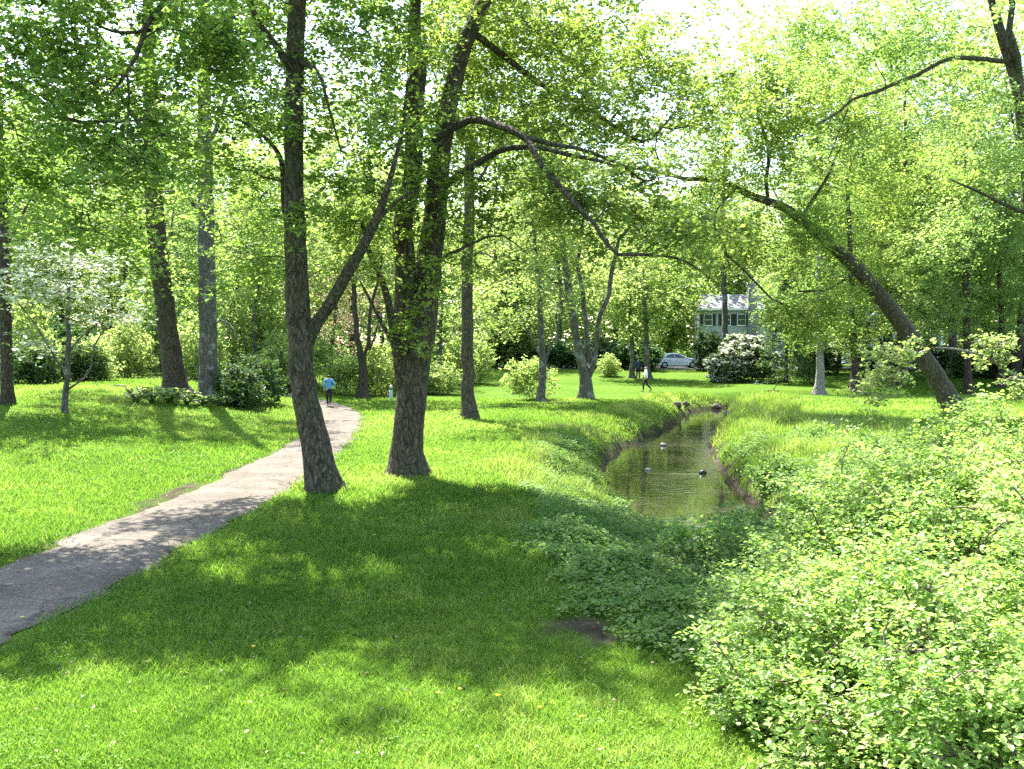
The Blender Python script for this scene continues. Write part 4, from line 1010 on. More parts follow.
# ------------------------------------------------------------------ shrubs
def build_shrub(name, label, cat, base, blobs, leafm, seed, per=70, spread=.35, size=.06, stems=9, six=False, group=None, tilt=.7, flat=.8, twig_r=.0, barkm='twig', clump=.35, cs=.6, bloom=None, aspect=.36, shell=0.):
    rng = rt(seed); base = np.asarray(base, float)
    tg_ = sample_blobs(blobs, rng, clump, cs)
    if shell:                                                              # most of the leafy shoots sit on the outside
        keep = np.zeros(len(tg_), bool)
        for c, r, n in blobs:
            q = (((tg_ - np.asarray(c)) / np.asarray(r)) ** 2).sum(1)
            keep |= (q < 1.02) & (q > shell)
        tg_ = tg_[keep]
        far_ = rng.random(len(tg_)) < .10                                  # young shoots stand out of the outline
        tg_[far_] = tg_[far_] + (tg_[far_] - base) * np.array([.06, .06, .10]) + np.array([0, 0, .08])
    tg_ = tg_[tg_[:, 2] > ground(tg_[:, 0], tg_[:, 1]) + .04] if base[2] < 50 and not np.allclose(base, 0) else tg_[tg_[:, 2] > .05]
    lim = []
    c0 = np.mean([b[0] for b in blobs], 0); sp = np.max([b[1][0] for b in blobs])
    for k in range(stems):
        a = rng.random() * 2 * PI; q = base + np.array([math.cos(a), math.sin(a), 0]) * sp * .18 * rng.random()
        t = tg_[rng.integers(len(tg_))]
        lim.append(resample(np.array([(*q, .018), (*((q + t) / 2 + np.array([0, 0, .18 * np.linalg.norm(t - q)])), .012), (*t, .006)]), .25))
    return build_tree(name, label, cat, lim, tg_, base, leafm, barkm, seed + 1, per=per, spread=spread, size=size, six=six, trunk_k=6, twigs=5, tilt=tilt, flat=flat, twig_r=twig_r, group=group, bloom=bloom, aspect=aspect)


def eb(*a): return [((x, y, z), (rx, ry, rz), n) for x, y, z, rx, ry, rz, n in a]


# the honeysuckle thicket in the lower right corner
build_shrub('shrub', 'huge bright green leafy shrub filling the lower right corner above the stream', 'shrub', (4.6, 10.2, float(ground(4.6, 10.2)) - .05),
            [((a, b_, c_), (d_, e_, f_), int(n_ * 1.25)) for a, b_, c_, d_, e_, f_, n_ in BUSH],
            'shrub', 501, per=120, spread=.36, size=.044, six=True, stems=26, twig_r=.0025, shell=.34, tilt=.5, flat=.7, clump=.42, cs=.5)
g = np.array([2.9, 15.4, float(ground(2.9, 15.4))])
build_shrub('shrub', 'low dark green shrub at the water edge, left of the huge bright shrub', 'shrub', g, eb((3.1, 15.0, -.15, 1.1, 1.2, .70, 110), (4.0, 16.6, -.35, .9, 1.1, .75, 80), (4.5, 18.2, -.5, .7, .9, .7, 60)), 'cover', 503, per=80, spread=.36, size=.07, stems=10)
# leafy thickets on the right bank
for k, (gx0, gy0, w_, h_, lb, lm) in enumerate((
        (6.9, 25.4, .6, .5, 'rounded weedy thicket at the right edge of the stream, nearest the water', 'cover'),
        (9.3, 31.5, .8, .55, 'tall weedy clump on the right bank, midway along the stream', 'cover'))):
    g = np.array([gx0, gy0, float(ground(gx0, gy0))])
    build_shrub('thicket', lb, 'thicket', g, eb((g[0], g[1], g[2] + h_ * .35, w_, w_, h_ * .8, 70), (g[0] + w_ * .6, g[1] + .4, g[2] + h_ * .3, w_ * .8, w_ * .8, h_ * .7, 45)), lm, 510 + 2 * k, per=70, spread=.4, size=.075, stems=8)

# sapling sprays reaching in from the right edge
g = np.array([at(1050, 470, 15)[0], 15, 0.]); g[2] = float(ground(g[0], g[1]))
D = 15
l0 = resample(np.array([(*g, .03), (*at(1040, 400, D), .026), (*at(1015, 376, D), .022), (*at(985, 357, D - .2), .019), (*at(955, 349, D - .4), .016), (*at(928, 349, D - .6), .013), (*at(903, 362, D - .7), .009)]), .2)
c1 = pixlimb([(930, 349, D - .6, .7), (918, 352, D - .6, .8), (905, 352, D - .7, .6)], .1)
c2 = pixlimb([(1000, 366, D - .1, 1), (990, 352, D - .3, .7), (975, 342, D - .3, .5)], .1)
tg_ = sample_blobs(pixblobs([(885, 372, D - .8, 22, 26, 20), (905, 350, D - .7, 12, 14, 8), (992, 352, D - .2, 20, 16, 16), (868, 392, D - .9, 12, 10, 6), (1015, 385, D, 14, 14, 7)], .8), rt(531), .3, .5)
build_tree('sapling', 'thin arching sapling with pale leaf sprays, crossing in front of the leaning tree', 'sapling', [l0, c1, c2], tg_, g, 'pale', 'bark_pale', 532, per=46, spread=.24, size=.06, twig_r=.002)

# flowering rhododendron and the dark evergreens beside it
g = gpix(740, 382); Dr = g[1]
q = lambda px, py, dd, rx, ry, n: (at(px, py, Dr + dd), (rx * Dr / F, rx * Dr / F * .9, ry * Dr / F), n)
build_shrub('rhododendron', 'big rounded rhododendron in pale cream bloom in front of the house', 'flowering shrub', g, [q(738, 362, 1, 30, 20, 130), (q(722, 370, 0, 18, 13, 60)), (q(756, 360, 2, 20, 22, 70)), q(742, 345, 2, 18, 11, 40)], 'conifer', 541, per=30, spread=.55, size=.2, stems=8, cs=1., shell=.35,
            bloom=('rhodo', 1.0, .22, 44), barkm='bark_brown')
g = gpix(712, 372)
build_shrub('evergreen_shrub', 'dark evergreen shrub behind the left side of the flowering rhododendron', 'shrub', g + np.array([0, 2.5, 0]), eb((g[0] + .3, g[1] + 2.5, g[2] + 1.8, 1.6, 1.6, 2.0, 110)), 'dark', 543, per=50, spread=.5, size=.2, stems=5, cs=1., barkm='bark_brown')

# understorey: a few kinds, copied
S1 = build_shrub('shrub', 'x', 'shrub', (0, 0, 0), eb((0, 0, 1.1, 1.9, 1.6, 1.25, 110), (1.1, .3, .9, 1.3, 1.2, 1.0, 50)), 'dark', 551, per=42, spread=.5, size=.17, stems=6, cs=.9, barkm='bark_brown')
S2 = build_shrub('shrub', 'x', 'shrub', (0, 0, 0), eb((0, 0, 1.6, 2.0, 1.8, 1.7, 130), (-1, .2, 1.2, 1.4, 1.3, 1.2, 60)), 'pale', 553, per=32, spread=.6, size=.17, stems=8, cs=.9, clump=.42)
S3 = build_shrub('shrub', 'x', 'shrub', (0, 0, 0), eb((0, 0, 1.4, 2.1, 1.8, 1.5, 110), (.8, .2, 1.9, 1.4, 1.3, 1.3, 60)), 'yellow', 555, per=30, spread=.65, size=.15, stems=12, cs=.9, clump=.45)
S4 = build_shrub('shrub', 'x', 'shrub', (0, 0, 0), eb((0, 0, 1.5, 2.6, 1.4, 1.6, 140), (2.2, 0, 1.3, 2, 1.4, 1.4, 70), (-2.2, 0, 1.3, 2, 1.4, 1.4, 70)), 'dark', 557, per=46, spread=.6, size=.2, stems=8, cs=1., barkm='bark_brown')
U = 'understorey shrubs at the edge of the woods'
for K, px, D, sc, sq, lb in (
        (S1, 238, 45.5, .78, 1.0, 'dark rounded shrub just right of the straight grey trunk'),
        (S1, 258, 48, .8, 1.2, 'taller dark shrub behind the rounded one, left of the path-side leaning tree'),
        (S1, 30, 50, .95, 1.0, 'dark shrub between the left-edge trunk and the dogwood'),
        (S1, 84, 53, .7, 1.2, 'dark evergreen shrub beneath the round pale shrub right of the dogwood'),
        (S2, 84, 54, .75, .95, 'round pale green shrub right of the dogwood stem'),
        (S2, 125, 60, .95, 1.2, 'loose pale shrub behind the fallen branch'),
        (S2, 195, 58, .9, 1.3, 'loose green shrub glimpsed between the two thick left trunks'),
        (S3, 160, 66, 1.1, 1.6, 'yellow-green shrub behind the leaning dark trunk'),
        (S2, 285, 60, .9, 1.2, 'leafy green shrub at the wood edge left of the path bend'),
        (S1, 280, 56, .45, .7, 'low dark shrub right beside the far bend of the path'),
        (S3, 318, 64, 1.0, 1.3, 'bright yellow-green shrub directly behind the walker in blue'),
        (S3, 346, 62, .75, 1.1, 'bright yellow-green shrub just right of the walker in blue'),
        (S2, 385, 63, .9, 1.2, 'leafy shrub behind the forked trunk beyond the path'),
        (S2, 412, 66, .9, 1.1, 'leafy pale shrub behind the twin-stemmed tree'),
        (S2, 440, 64, .7, .9, 'greyish green shrub right of the twin-stemmed tree foot'),
        (S3, 530, 59, .82, 1.0, 'loose yellow-green bush behind the slender forked tree'),
        (S2, 608, 84, .6, 1.0, 'small pale-leaved bush right of the triple-stemmed tree'),
        (S4, 500, 100, 1.1, 1.0, 'dark hedge at the far lawn edge behind the straight slim trunk'),
        (S4, 560, 98, .9, .9, 'dark hedge piece on the far lawn behind the slender forked tree'),
        (S4, 630, 94, 1.05, .95, 'long dark hedge left of the white car'),
        (S4, 597, 98, 1.0, 1.0, 'dark hedge piece directly behind the triple-stemmed tree'),
        (S1, 820, 88, 1.2, .9, 'dark hedge shrub behind the pale flared trunk'),
        (S4, 990, 84, 1.0, .9, 'dark hedge at the right lawn edge behind the upright brown trunk'),
        (S4, 905, 94, 1.1, .9, 'dark hedge behind the shaded hump of lawn'),
        (S4, 1045, 80, 1.0, 1.0, 'dark hedge running out of view at the right edge'),
        (S4, 60, 66, 1.0, 1.1, 'long dark hedge behind the dogwood and round pale shrub'),
        (S4, 140, 74, 1.0, 1.1, 'dark shadowy shrub mass far behind the fallen branch'),
        (S2, 245, 66, 1.2, 1.6, 'tall loose shrub of the wood edge behind the dark rounded shrub'),
        (S2, 470, 76, 1.0, 1.2, 'leafy pale shrub hiding behind the straight slim trunk'),
        (S3, 860, 98, .8, .9, 'pale bush far behind the dark trunk of the right lawn'),
        (S2, 10, 58, 1.1, 1.4, 'loose green shrub behind the left-edge trunk')):
    put(K, px, D, lb, sc, squash=sq, group=U)

# a far-off wood that reads as one mass
rng = rt(601); n = 15000
px = rng.uniform(-250, 1300, n); Dw = rng.uniform(135, 185, n)
x = (px - 512) / F * Dw; hm = 17 + 9 * vnoise(x / 9, Dw / 9, seed=88)
z = ground(x, Dw) + hm * rng.random(n) ** .8
ok = ~((px > 690) & (px < 790) & (z < 9) & (Dw < 160))
T = np.column_stack([x, Dw, z])[ok]
V, Fc, var, _ = crown_leaves(T, unit(rng.normal(size=T.shape)), rng, 20, 2.6, .68, flat=.6)
w_o = np_mesh('woods', V, [Fc], M['pale'], var=var); tag(w_o, 'hazy mass of pale green woods far behind everything', 'woods', kind='stuff')

# ------------------------------------------------------------------ broad-leaved plants below the thick trunks
def rosette(label, g, R, H, seed, n=60):
    rng = rt(seed); a = rng.random(n) * 2 * PI; r_ = R * np.sqrt(rng.random(n)) * .7
    P = np.column_stack([g[0] + np.cos(a) * r_, g[1] + np.sin(a) * r_ * .8, g[2] + H * (.25 + .6 * rng.random(n))])
    A = np.column_stack([np.cos(a), np.sin(a), .25 + .5 * rng.random(n)]) + rng.normal(size=(n, 3)) * .3
    Nn = unit(np.column_stack([np.cos(a) * -.4, np.sin(a) * -.4, np.ones(n)]) + rng.normal(size=(n, 3)) * .25)
    L_ = .34 * (.7 + .5 * rng.random(n)); V, Fc, nv = leaves(P, A, Nn, L_, L_ * .3, six=True)
    root = thing('leafy_plant', label, 'plant', g, group='broad-leaved plants at the foot of the thick trunks')
    np_mesh('leaves', V - g, [Fc], M['hosta'], root, var=np.repeat(np.clip(rng.random(n), 0, 1), nv))
    st = [(np.array([[g[0], g[1], g[2] - .02], (np.array([g[0], g[1], g[2]]) * .5 + P[i] * .5), P[i]]), np.array([.012, .01, .006])) for i in range(n)]
    V, Fq = tubes(st, 3); np_mesh('stems', V - g, [Fq], M['cover'], root, var=np.zeros(len(V)))


for k, (px, py, R, H, lb) in enumerate(((136, 403, .55, .55, 'variegated broad-leaved plant at the left end of the row, by the fallen branch'),
                                        (152, 404, .6, .75, 'tall variegated broad-leaved plant second from the left in its row'),
                                        (169, 404, .6, .7, 'variegated broad-leaved plant in front of the leaning dark trunk foot'),
                                        (187, 405, .55, .6, 'variegated broad-leaved plant between the feet of the two thick left trunks'),
                                        (203, 406, .5, .42, 'low dark broad-leaved plant at the foot of the straight grey trunk'),
                                        (222, 406, .55, .42, 'low broad-leaved plant in front of the dark rounded shrub'))):
    rosette(lb, gpix(px, py), R, H, 610 + k)

# fallen branch, logs, stones, bare stems
def stick(name, label, cat, pts, mm, side=()):
    pts = np.array(pts, float); b0 = pts[0, :3].copy(); b0[2] = float(ground(b0[0], b0[1]))
    l0 = resample(pts, .12); ch = [(l0[:, :3], l0[:, 3])]
    for s_ in side:
        s_ = resample(np.array(s_, float), .12); ch.append((s_[:, :3], s_[:, 3]))
    V, Fq = tubes(ch, 8, .12, 5); o = np_mesh(name, V - b0, [Fq], M[mm], smooth_=True); o.location = b0
    return tag(o, label, cat)


D = 46
stick('fallen_branch', 'pale fallen branch lying propped left of the broad-leaved plants', 'branch', [(*at(98, 392, D), .05), (*at(112, 386, D), .05), (*at(124, 386, D + .3), .045), (*at(134, 389, D + .6), .035)], 'bark_pale', [[(*at(104, 389, D), .03), (*at(100, 395, D - .2), .025), (*at(97, 401, D - .4), .02)]])
g = gpix(866, 395); stick('fallen_branch', 'thin dead branch leaning from the grass toward the dark half-hidden trunk', 'branch', [(g[0] - .1, g[1], g[2], .035), (g[0] - .5, g[1] + .2, g[2] + .5, .03), (g[0] - 1.0, g[1] + .4, g[2] + 1.1, .02)], 'bark_pale')
g = gpix(835, 436)
st = lambda dx, dz, r0: [(g[0] + dx * .1, g[1], g[2], r0), (g[0] + dx * .5, g[1] + .1, g[2] + dz * .5, r0 * .8), (g[0] + dx, g[1] + .15, g[2] + dz, r0 * .4)]
stick('dead_stems', 'bare pale dead stems standing among the weeds of the right bank', 'dead plant', st(.1, .95, .03), 'bark_pale', [st(-.35, .8, .022), st(.4, .85, .02), st(-.12, 1.05, .018)])
g = gpix(772, 393); stick('driftwood', 'small dark log lying on the sunlit lawn left of the pale flared tree', 'log', [(g[0] - .5, g[1], g[2] + .05, .07), (g[0], g[1] + .05, g[2] + .08, .08), (g[0] + .5, g[1], g[2] + .10, .05)], 'bark_brown', [[(g[0], g[1], g[2] + .12, .05), (g[0] + .2, g[1], g[2] + .35, .03), (g[0] + .3, g[1], g[2] + .45, .02)]])


def stone(label, c, r, seed, mm, sq=.6):
    import bmesh
    bm = bmesh.new(); bmesh.ops.create_icosphere(bm, subdivisions=3, radius=1)
    for v in bm.verts:
        p = np.array(v.co); n_ = .75 + .5 * float(vnoise(p[0] * 1.3 + 9, p[1] * 1.3 + 9, p[2] * 1.3 + 9, seed=seed))
        v.co = Vector((p[0] * r * n_, p[1] * r * .8 * n_, p[2] * r * sq * n_))
    me = bpy.data.meshes.new('stone'); bm.to_mesh(me); bm.free(); me.materials.append(mm)
    o = bpy.data.objects.new('stone', me); link(o); o.location = tuple(float(v) for v in c)
    return tag(o, label, 'stone')


stone_m = simple_mat('wet_stone', (.09, .085, .075), .35, scale=6, noise=.4)
pale_m = simple_mat('dry_stone', (.38, .36, .32), .8, scale=6, noise=.3)
mud_m = simple_mat('mud_bank', (.075, .058, .042), .8, scale=5, noise=.4)
stone('small dark wet stone breaking the water near the right bank, nearest riffle', (stone_a[0], stone_a[1], WATER + .05), .11, 1, stone_m)
stone('flat wet stone at the upstream riffle below the muddy left bank', (stone_b[0], stone_b[1], WATER + .02), .16, 2, stone_m)
p = at(648, 471, 32.6); stone('little pale stone in mid-stream left of the nearest riffle', (p[0], p[1], WATER + .02), .09, 3, pale_m)
for px, py, r_, lb in ((676, 408, .30, 'dark earthy boulder at the left side of the far stream bend'), (686, 407, .26, 'smaller dark boulder touching the larger one at the far stream bend'),
                       (716, 414, .32, 'brown boulder on the right side of the far stream bend'), (729, 418, .28, 'right-hand brown boulder at the far stream bend, partly under grass')):
    g = gpix(px, py); stone(lb, (g[0], g[1], max(g[2], WATER) + .12), r_, int(px), mud_m if px < 700 else simple_mat('bank_stone', (.10, .082, .062), .85, scale=5, noise=.4), .75)

# ------------------------------------------------------------------ dandelions
yel = simple_mat('dandelion_yellow', (.72, .52, .02), .7, noise=.2, scale=60)
stem_m = simple_mat('flower_stem', (.12, .2, .04), .7)
dl = {'0': 'dandelion flower alone in the shade edge, left of the lit lawn', '1': 'leftmost of the row of yellow dandelions in the near lawn', '2': 'dandelion close right of the leftmost one in the near row',
      '3': 'largest round yellow dandelion in the middle of the near row', '4': 'pale yellow dandelion second from the right in the near row', '5': 'pale dandelion at the right end of the near row',
      '6': 'tiny yellow dandelion in the dappled shade below the path-side leaning tree', '7': 'yellow dandelion on the right margin of the path'}
for k, (px, py, r_) in enumerate(((253, 656, .026), (437, 706, .026), (459, 702, .022), (497, 708, .034), (539, 719, .028), (581, 728, .028), (374, 541, .03), (22, 626, .03))):
    g = gpix(px, py); rng = rt(700 + k)
    root = thing('dandelion', dl[str(k)], 'flower', g, group='dandelions in the lawn')
    hh = .085
    V, Fq = tubes([(np.array([[0, 0, 0], [.004, 0, hh * .5], [.006, -.004, hh]]), np.array([.003, .003, .003]))], 5); np_mesh('stem', V, [Fq], stem_m, root)
    n_ = 70; a = rng.random(n_) * 2 * PI; ring = rng.random(n_)
    A = np.column_stack([np.cos(a), np.sin(a), .15 + 1.1 * (1 - ring)]); P = np.tile(np.array([[.006, -.004, hh]]), (n_, 1))
    Nn = unit(np.column_stack([-np.cos(a) * .5, -np.sin(a) * .5, np.ones(n_)]))
    V, Fc, nv = leaves(P, A, Nn, r_ * (.55 + .5 * ring), np.full(n_, r_ * .16)); np_mesh('flower_head', V, [Fc], yel, root)

# ------------------------------------------------------------------ people
def skin_mesh(name, verts, edges, radii, m, parent, sub=1):
    me = bpy.data.meshes.new(name + '_cage'); me.from_pydata([tuple(v) for v in verts], edges, [])
    o = bpy.data.objects.new(name, me); COL.objects.link(o)
    md = o.modifiers.new('skin', 'SKIN')
    for i, r_ in enumerate(radii):
        sv = me.skin_vertices[0].data[i]; sv.radius = (r_, r_) if not hasattr(r_, '__len__') else r_; sv.use_root = (i == 0)
    ss_ = o.modifiers.new('sub', 'SUBSURF'); ss_.levels = sub; ss_.render_levels = sub
    dg = bpy.context.evaluated_depsgraph_get(); dg.update()
    ev = bpy.data.meshes.new_from_object(o.evaluated_get(dg))
    o.modifiers.clear(); o.data = ev; bpy.data.meshes.remove(me)
    ev.name = name; ev.materials.clear(); ev.materials.append(m)
    for p_ in ev.polygons: p_.use_smooth = True
    if parent is not None: o.parent = parent
    return o


skin_m = simple_mat('skin', (.48, .30, .22), .6)


def person(label, loc, rz, top_m, trouser_m, hair_m, shoe_m, arms, legs, H=1.7, long_hair=False):
    """faces +Y locally; arms/legs: ((elbow),(wrist)) and ((knee),(ankle)) for left and right, for a 1.7 m figure"""
    s = H / 1.7
    root = thing('person', label, 'person', loc, rz, scale=s)
    V = [(0, 0, .93), (0, 0, 1.10), (0, .01, 1.28), (0, -.005, 1.42), (0, .0, 1.48), (0, .02, 1.56), (0, .025, 1.63)]
    R = [(.15, .11), (.135, .10), (.155, .105), (.10, .085), .05, (.078, .09), (.07, .085)]
    E = [(i, i + 1) for i in range(6)]
    V.append((0, .125, 1.555)); R.append(.016); E.append((5, 7))            # nose
    sleeves = [(0, .01, 1.28), (0, -.005, 1.40)]; hand_chain = []
    for sx, (el, wr) in zip((-1, 1), arms):
        sh = (sx * .17, 0, 1.39); b0 = len(V)
        V += [sh, el, wr]; R += [.055, .042, .03]; E += [(3, b0), (b0, b0 + 1), (b0 + 1, b0 + 2)]
        d = np.array(wr) - np.array(el); d = d / np.linalg.norm(d); sd_ = np.array([0, 1, 0]) - d * d[1]; sd_ = sd_ / np.linalg.norm(sd_)
        pm = np.array(wr) + d * .07; V.append(tuple(pm)); R.append((.036, .022)); E.append((b0 + 2, b0 + 3))
        for f_ in range(4):
            o_ = sd_ * (.027 - .018 * f_); ln_ = (.075, .085, .08, .062)[f_]
            k1 = len(V); V += [tuple(pm + o_ + d * .035), tuple(pm + o_ * 1.05 + d * (.035 + ln_ * .6) + np.array([-sx * .008, 0, 0])), tuple(pm + o_ + d * (.03 + ln_) + np.array([-sx * .022, 0, 0]))]
            R += [.009, .0085, .007]; E += [(b0 + 3, k1), (k1, k1 + 1), (k1 + 1, k1 + 2)]
        k1 = len(V); V += [tuple(np.array(wr) + d * .03 + sd_ * .035), tuple(np.array(wr) + d * .075 + sd_ * .055)]; R += [.011, .009]; E += [(b0 + 2, k1), (k1, k1 + 1)]
    for sx, (kn, an) in zip((-1, 1), legs):
        b0 = len(V); toe = (an[0] + sx * .02, an[1] + .17, max(.03, an[2] - .06))
        V += [(sx * .09, 0, .86), kn, an, toe]; R += [.085, .055, .042, .035]; E += [(0, b0), (b0, b0 + 1), (b0 + 1, b0 + 2), (b0 + 2, b0 + 3)]
    skin_mesh('body', V, E, R, skin_m, root)
    # jacket or shirt
    V = [(0, 0, 1.08), (0, 0, .90), (0, .01, 1.27), (0, -.005, 1.40), (0, 0, 1.455)]; R = [(.165, .125), (.165, .125), (.175, .125), (.125, .10), .068]; E = [(0, 1), (0, 2), (2, 3), (3, 4)]
    for sx, (el, wr) in zip((-1, 1), arms):
        b0 = len(V); V += [(sx * .175, 0, 1.395), el, tuple(np.array(el) * .08 + np.array(wr) * .92)]; R += [.072, .058, .043]; E += [(3, b0), (b0, b0 + 1), (b0 + 1, b0 + 2)]
    skin_mesh('jacket', V, E, R, top_m, root)
    V = [(0, 0, .95), (0, 0, .99)]; R = [(.155, .118), (.15, .112)]; E = [(0, 1)]
    for sx, (kn, an) in zip((-1, 1), legs):
        b0 = len(V); V += [(sx * .09, 0, .85), kn, (an[0], an[1], an[2] + .02)]; R += [.098, .072, .058]; E += [(0, b0), (b0, b0 + 1), (b0 + 1, b0 + 2)]
    skin_mesh('trousers', V, E, R, trouser_m, root)
    for sx, (kn, an) in zip((-1, 1), legs):
        z0 = max(.045, an[2] - .045)
        skin_mesh('shoe', [(an[0], an[1] - .03, z0 + .01), (an[0] + sx * .01, an[1] + .09, z0), (an[0] + sx * .02, an[1] + .18, z0 - .005)], [(0, 1), (1, 2)], [.05, .048, .036], shoe_m, root)
    hv = [(0, -.015, 1.645), (0, -.04, 1.59), (0, -.045, 1.53)]; hr = [(.088, .092), (.088, .075), (.07, .055)]
    if long_hair: hv.append((0, -.06, 1.44)); hr.append((.06, .035))
    skin_mesh('hair', hv, [(i, i + 1) for i in range(len(hv) - 1)], hr, hair_m, root)
    for sx in (-1, 1):
        import bmesh
        bm = bmesh.new(); bmesh.ops.create_icosphere(bm, subdivisions=2, radius=.012); me = bpy.data.meshes.new('eye'); bm.to_mesh(me); bm.free(); me.materials.append(eye_m)
        e_ = bpy.data.objects.new('eye', me); link(e_, root); e_.location = (sx * .032, .102, 1.585)
    return root


eye_m = simple_mat('eye', (.05, .04, .035), .2)
blue_m = simple_mat('blue_jacket', (.10, .27, .50), .8, noise=.2); black_m = simple_mat('black_cloth', (.018, .018, .022), .85); white_m = simple_mat('white_shirt', (.80, .79, .78), .8, noise=.05)
navy_m = simple_mat('dark_jacket', (.03, .045, .07), .85); dark_hair = simple_mat('dark_hair', (.025, .02, .016), .5); brown_hair = simple_mat('brown_hair', (.10, .06, .035), .5); shoe_m = simple_mat('dark_shoe', (.03, .03, .03), .6); pale_shoe = simple_mat('pale_shoe', (.4, .4, .4), .6)
g = gpix(329, 407)
gy_ = g + np.array([0, 0, .03])
person('person in a bright blue jacket and black trousers walking away along the path', gy_, math.radians(8), blue_m, black_m, dark_hair, pale_shoe,
       (((-.27, -.05, 1.15), (-.26, .10, .93)), ((.29, -.06, 1.17), (.33, .10, 1.0))), (((-.09, .09, .48), (-.06, .02, .09)), ((.085, .0, .49), (.06, -.16, .14))), 1.62)
g = gpix(646, 391.5)
person('person in a white shirt and black trousers striding left across the sunlit far lawn', g, math.radians(82), white_m, black_m, brown_hair, shoe_m,
       (((-.23, .02, 1.14), (-.18, .26, 1.13)), ((.23, -.08, 1.15), (.22, .05, .92))), (((-.09, .18, .50), (-.09, .17, .08)), ((.09, -.06, .47), (.09, -.36, .15))), 1.74)
g = gpix(638, 380)
person('person in dark clothes standing in tree shade near the white car', g, math.radians(200), navy_m, black_m, dark_hair, shoe_m,
       (((-.24, -.02, 1.13), (-.20, .12, .95)), ((.24, -.02, 1.13), (.24, .03, .88))), (((-.10, .03, .49), (-.11, .0, .08)), ((.10, .02, .49), (.13, .0, .08))), 1.75)

# ------------------------------------------------------------------ marker post
import bmesh


def lathe(name, prof, m, parent, k=20):
    V = []; n_ = len(prof)
    for r_, z_ in prof:
        for j in range(k): V.append((r_ * math.cos(2 * PI * j / k), r_ * math.sin(2 * PI * j / k), z_))
    Fq = np.array([[i * k + j, i * k + (j + 1) % k, (i + 1) * k + (j + 1) % k, (i + 1) * k + j] for i in range(n_ - 1) for j in range(k)])
    return np_mesh(name, np.array(V), [Fq], m, parent, smooth_=True)


g = gpix(391, 399.5)
post = thing('marker_post', 'small pale grey-blue marker post left of the twin-stemmed tree foot', 'post', g)
lathe('shaft', [(0, -.1), (.12, -.1), (.12, .1), (.105, .45), (.085, .56), (.0, .56)], simple_mat('post_paint', (.33, .42, .44), .6), post)
lathe('collar', [(.0, .56), (.07, .562), (.07, .66), (.0, .66)], simple_mat('dark_collar', (.03, .035, .035), .6), post)
lathe('cap', [(.0, .66), (.085, .664), (.095, .72), (.075, .80), (.03, .85), (0, .86)], simple_mat('post_cap', (.52, .50, .54), .5), post)


# ------------------------------------------------------------------ cars
def prism(name, prof, x0, x1, m, parent, bev=.0, taper=None):
    """profile in (y, z) swept across x; taper(z) scales the half width"""
    bm = bmesh.new(); rings = []
    for x in (x0, x1):
        rings.append([bm.verts.new(((x * (taper(z_) if taper else 1)), y_, z_)) for y_, z_ in prof])
    n_ = len(prof)
    for i in range(n_): bm.faces.new((rings[0][i], rings[0][(i + 1) % n_], rings[1][(i + 1) % n_], rings[1][i]))
    bm.faces.new(rings[0][::-1]); bm.faces.new(rings[1])
    bmesh.ops.recalc_face_normals(bm, faces=bm.faces)
    if bev: bmesh.ops.bevel(bm, geom=[e for e in bm.edges], offset=bev, segments=2, affect='EDGES', profile=.6, clamp_overlap=True)
    me = bpy.data.meshes.new(name); bm.to_mesh(me); bm.free(); me.materials.append(m)
    o = bpy.data.objects.new(name, me); link(o, parent); return o


glass_m = simple_mat('car_glass', (.03, .035, .04), .08, spec=.8); tyre_m = simple_mat('tyre', (.02, .02, .02), .9); rim_m = simple_mat('rim', (.45, .46, .48), .3, metal=.8); lamp_m = simple_mat('lamp_glass', (.75, .76, .78), .15, spec=.8); red_m = simple_mat('tail_lamp', (.4, .02, .02), .2)
dark_trim = simple_mat('dark_trim', (.03, .03, .032), .6)


def car(label, loc, rz, paint):
    """nose towards +Y locally"""
    r = thing('parked_car', label, 'car', loc, rz)
    tp = lambda z_: 1.0 if z_ < .95 else 1.0 - .34 * (z_ - .95)
    prism('body', [(-2.2, .35), (-2.25, .6), (-2.2, .88), (-1.75, .98), (-1.15, 1.38), (-.5, 1.46), (.1, 1.42), (.95, 1.0), (1.9, .86), (2.22, .68), (2.22, .38), (1.8, .26), (-1.8, .26)], -.86, .86, paint, r, bev=.05, taper=tp)
    for s_ in (-1, 1):
        for nm_, pr in (('side_window', [(-1.28, 1.02), (-.98, 1.32), (-.42, 1.39), (-.40, 1.02)]), ('side_window', [(-.34, 1.02), (-.36, 1.39), (.04, 1.36), (.66, 1.03)])):
            o = prism(nm_, pr, s_ * .862, s_ * .87, glass_m, r, taper=tp)
    prism('windscreen', [(.16, 1.40), (.14, 1.425), (.88, 1.045), (.90, 1.02)], -.66, .66, glass_m, r)
    prism('rear_window', [(-1.18, 1.385), (-1.20, 1.36), (-1.70, 1.01), (-1.70, 1.035)], -.62, .62, glass_m, r)
    for s_ in (-1, 1):
        o = prism('headlight', [(2.02, .66), (2.04, .78), (2.2, .72), (2.235, .64)], s_ * .52, s_ * .83, lamp_m, r)
        o = prism('tail_light', [(-2.262, .66), (-2.225, .82), (-2.1, .86), (-2.15, .66)], s_ * .55, s_ * .84, red_m, r)
        for y_ in (-1.32, 1.38):
            w_ = bpy.data.objects.new('wheel', None); link(w_, r); w_.location = (s_ * .80, y_, .32); w_.rotation_euler = (0, PI / 2, 0)
            lathe('tyre', [(.2, -.1), (.29, -.11), (.32, -.07), (.32, .07), (.29, .11), (.2, .1)], tyre_m, w_, 24)
            lathe('rim', [(0, .09), (.06, .095), (.1, .075), (.17, .08), (.21, .1), (.21, -.1), (0, -.09)], rim_m, w_, 24)
        prism('bumper_trim', [(2.0, .30), (2.24, .34), (2.24, .40), (2.0, .40)], s_ * .02, s_ * .8, dark_trim, r)
    return r


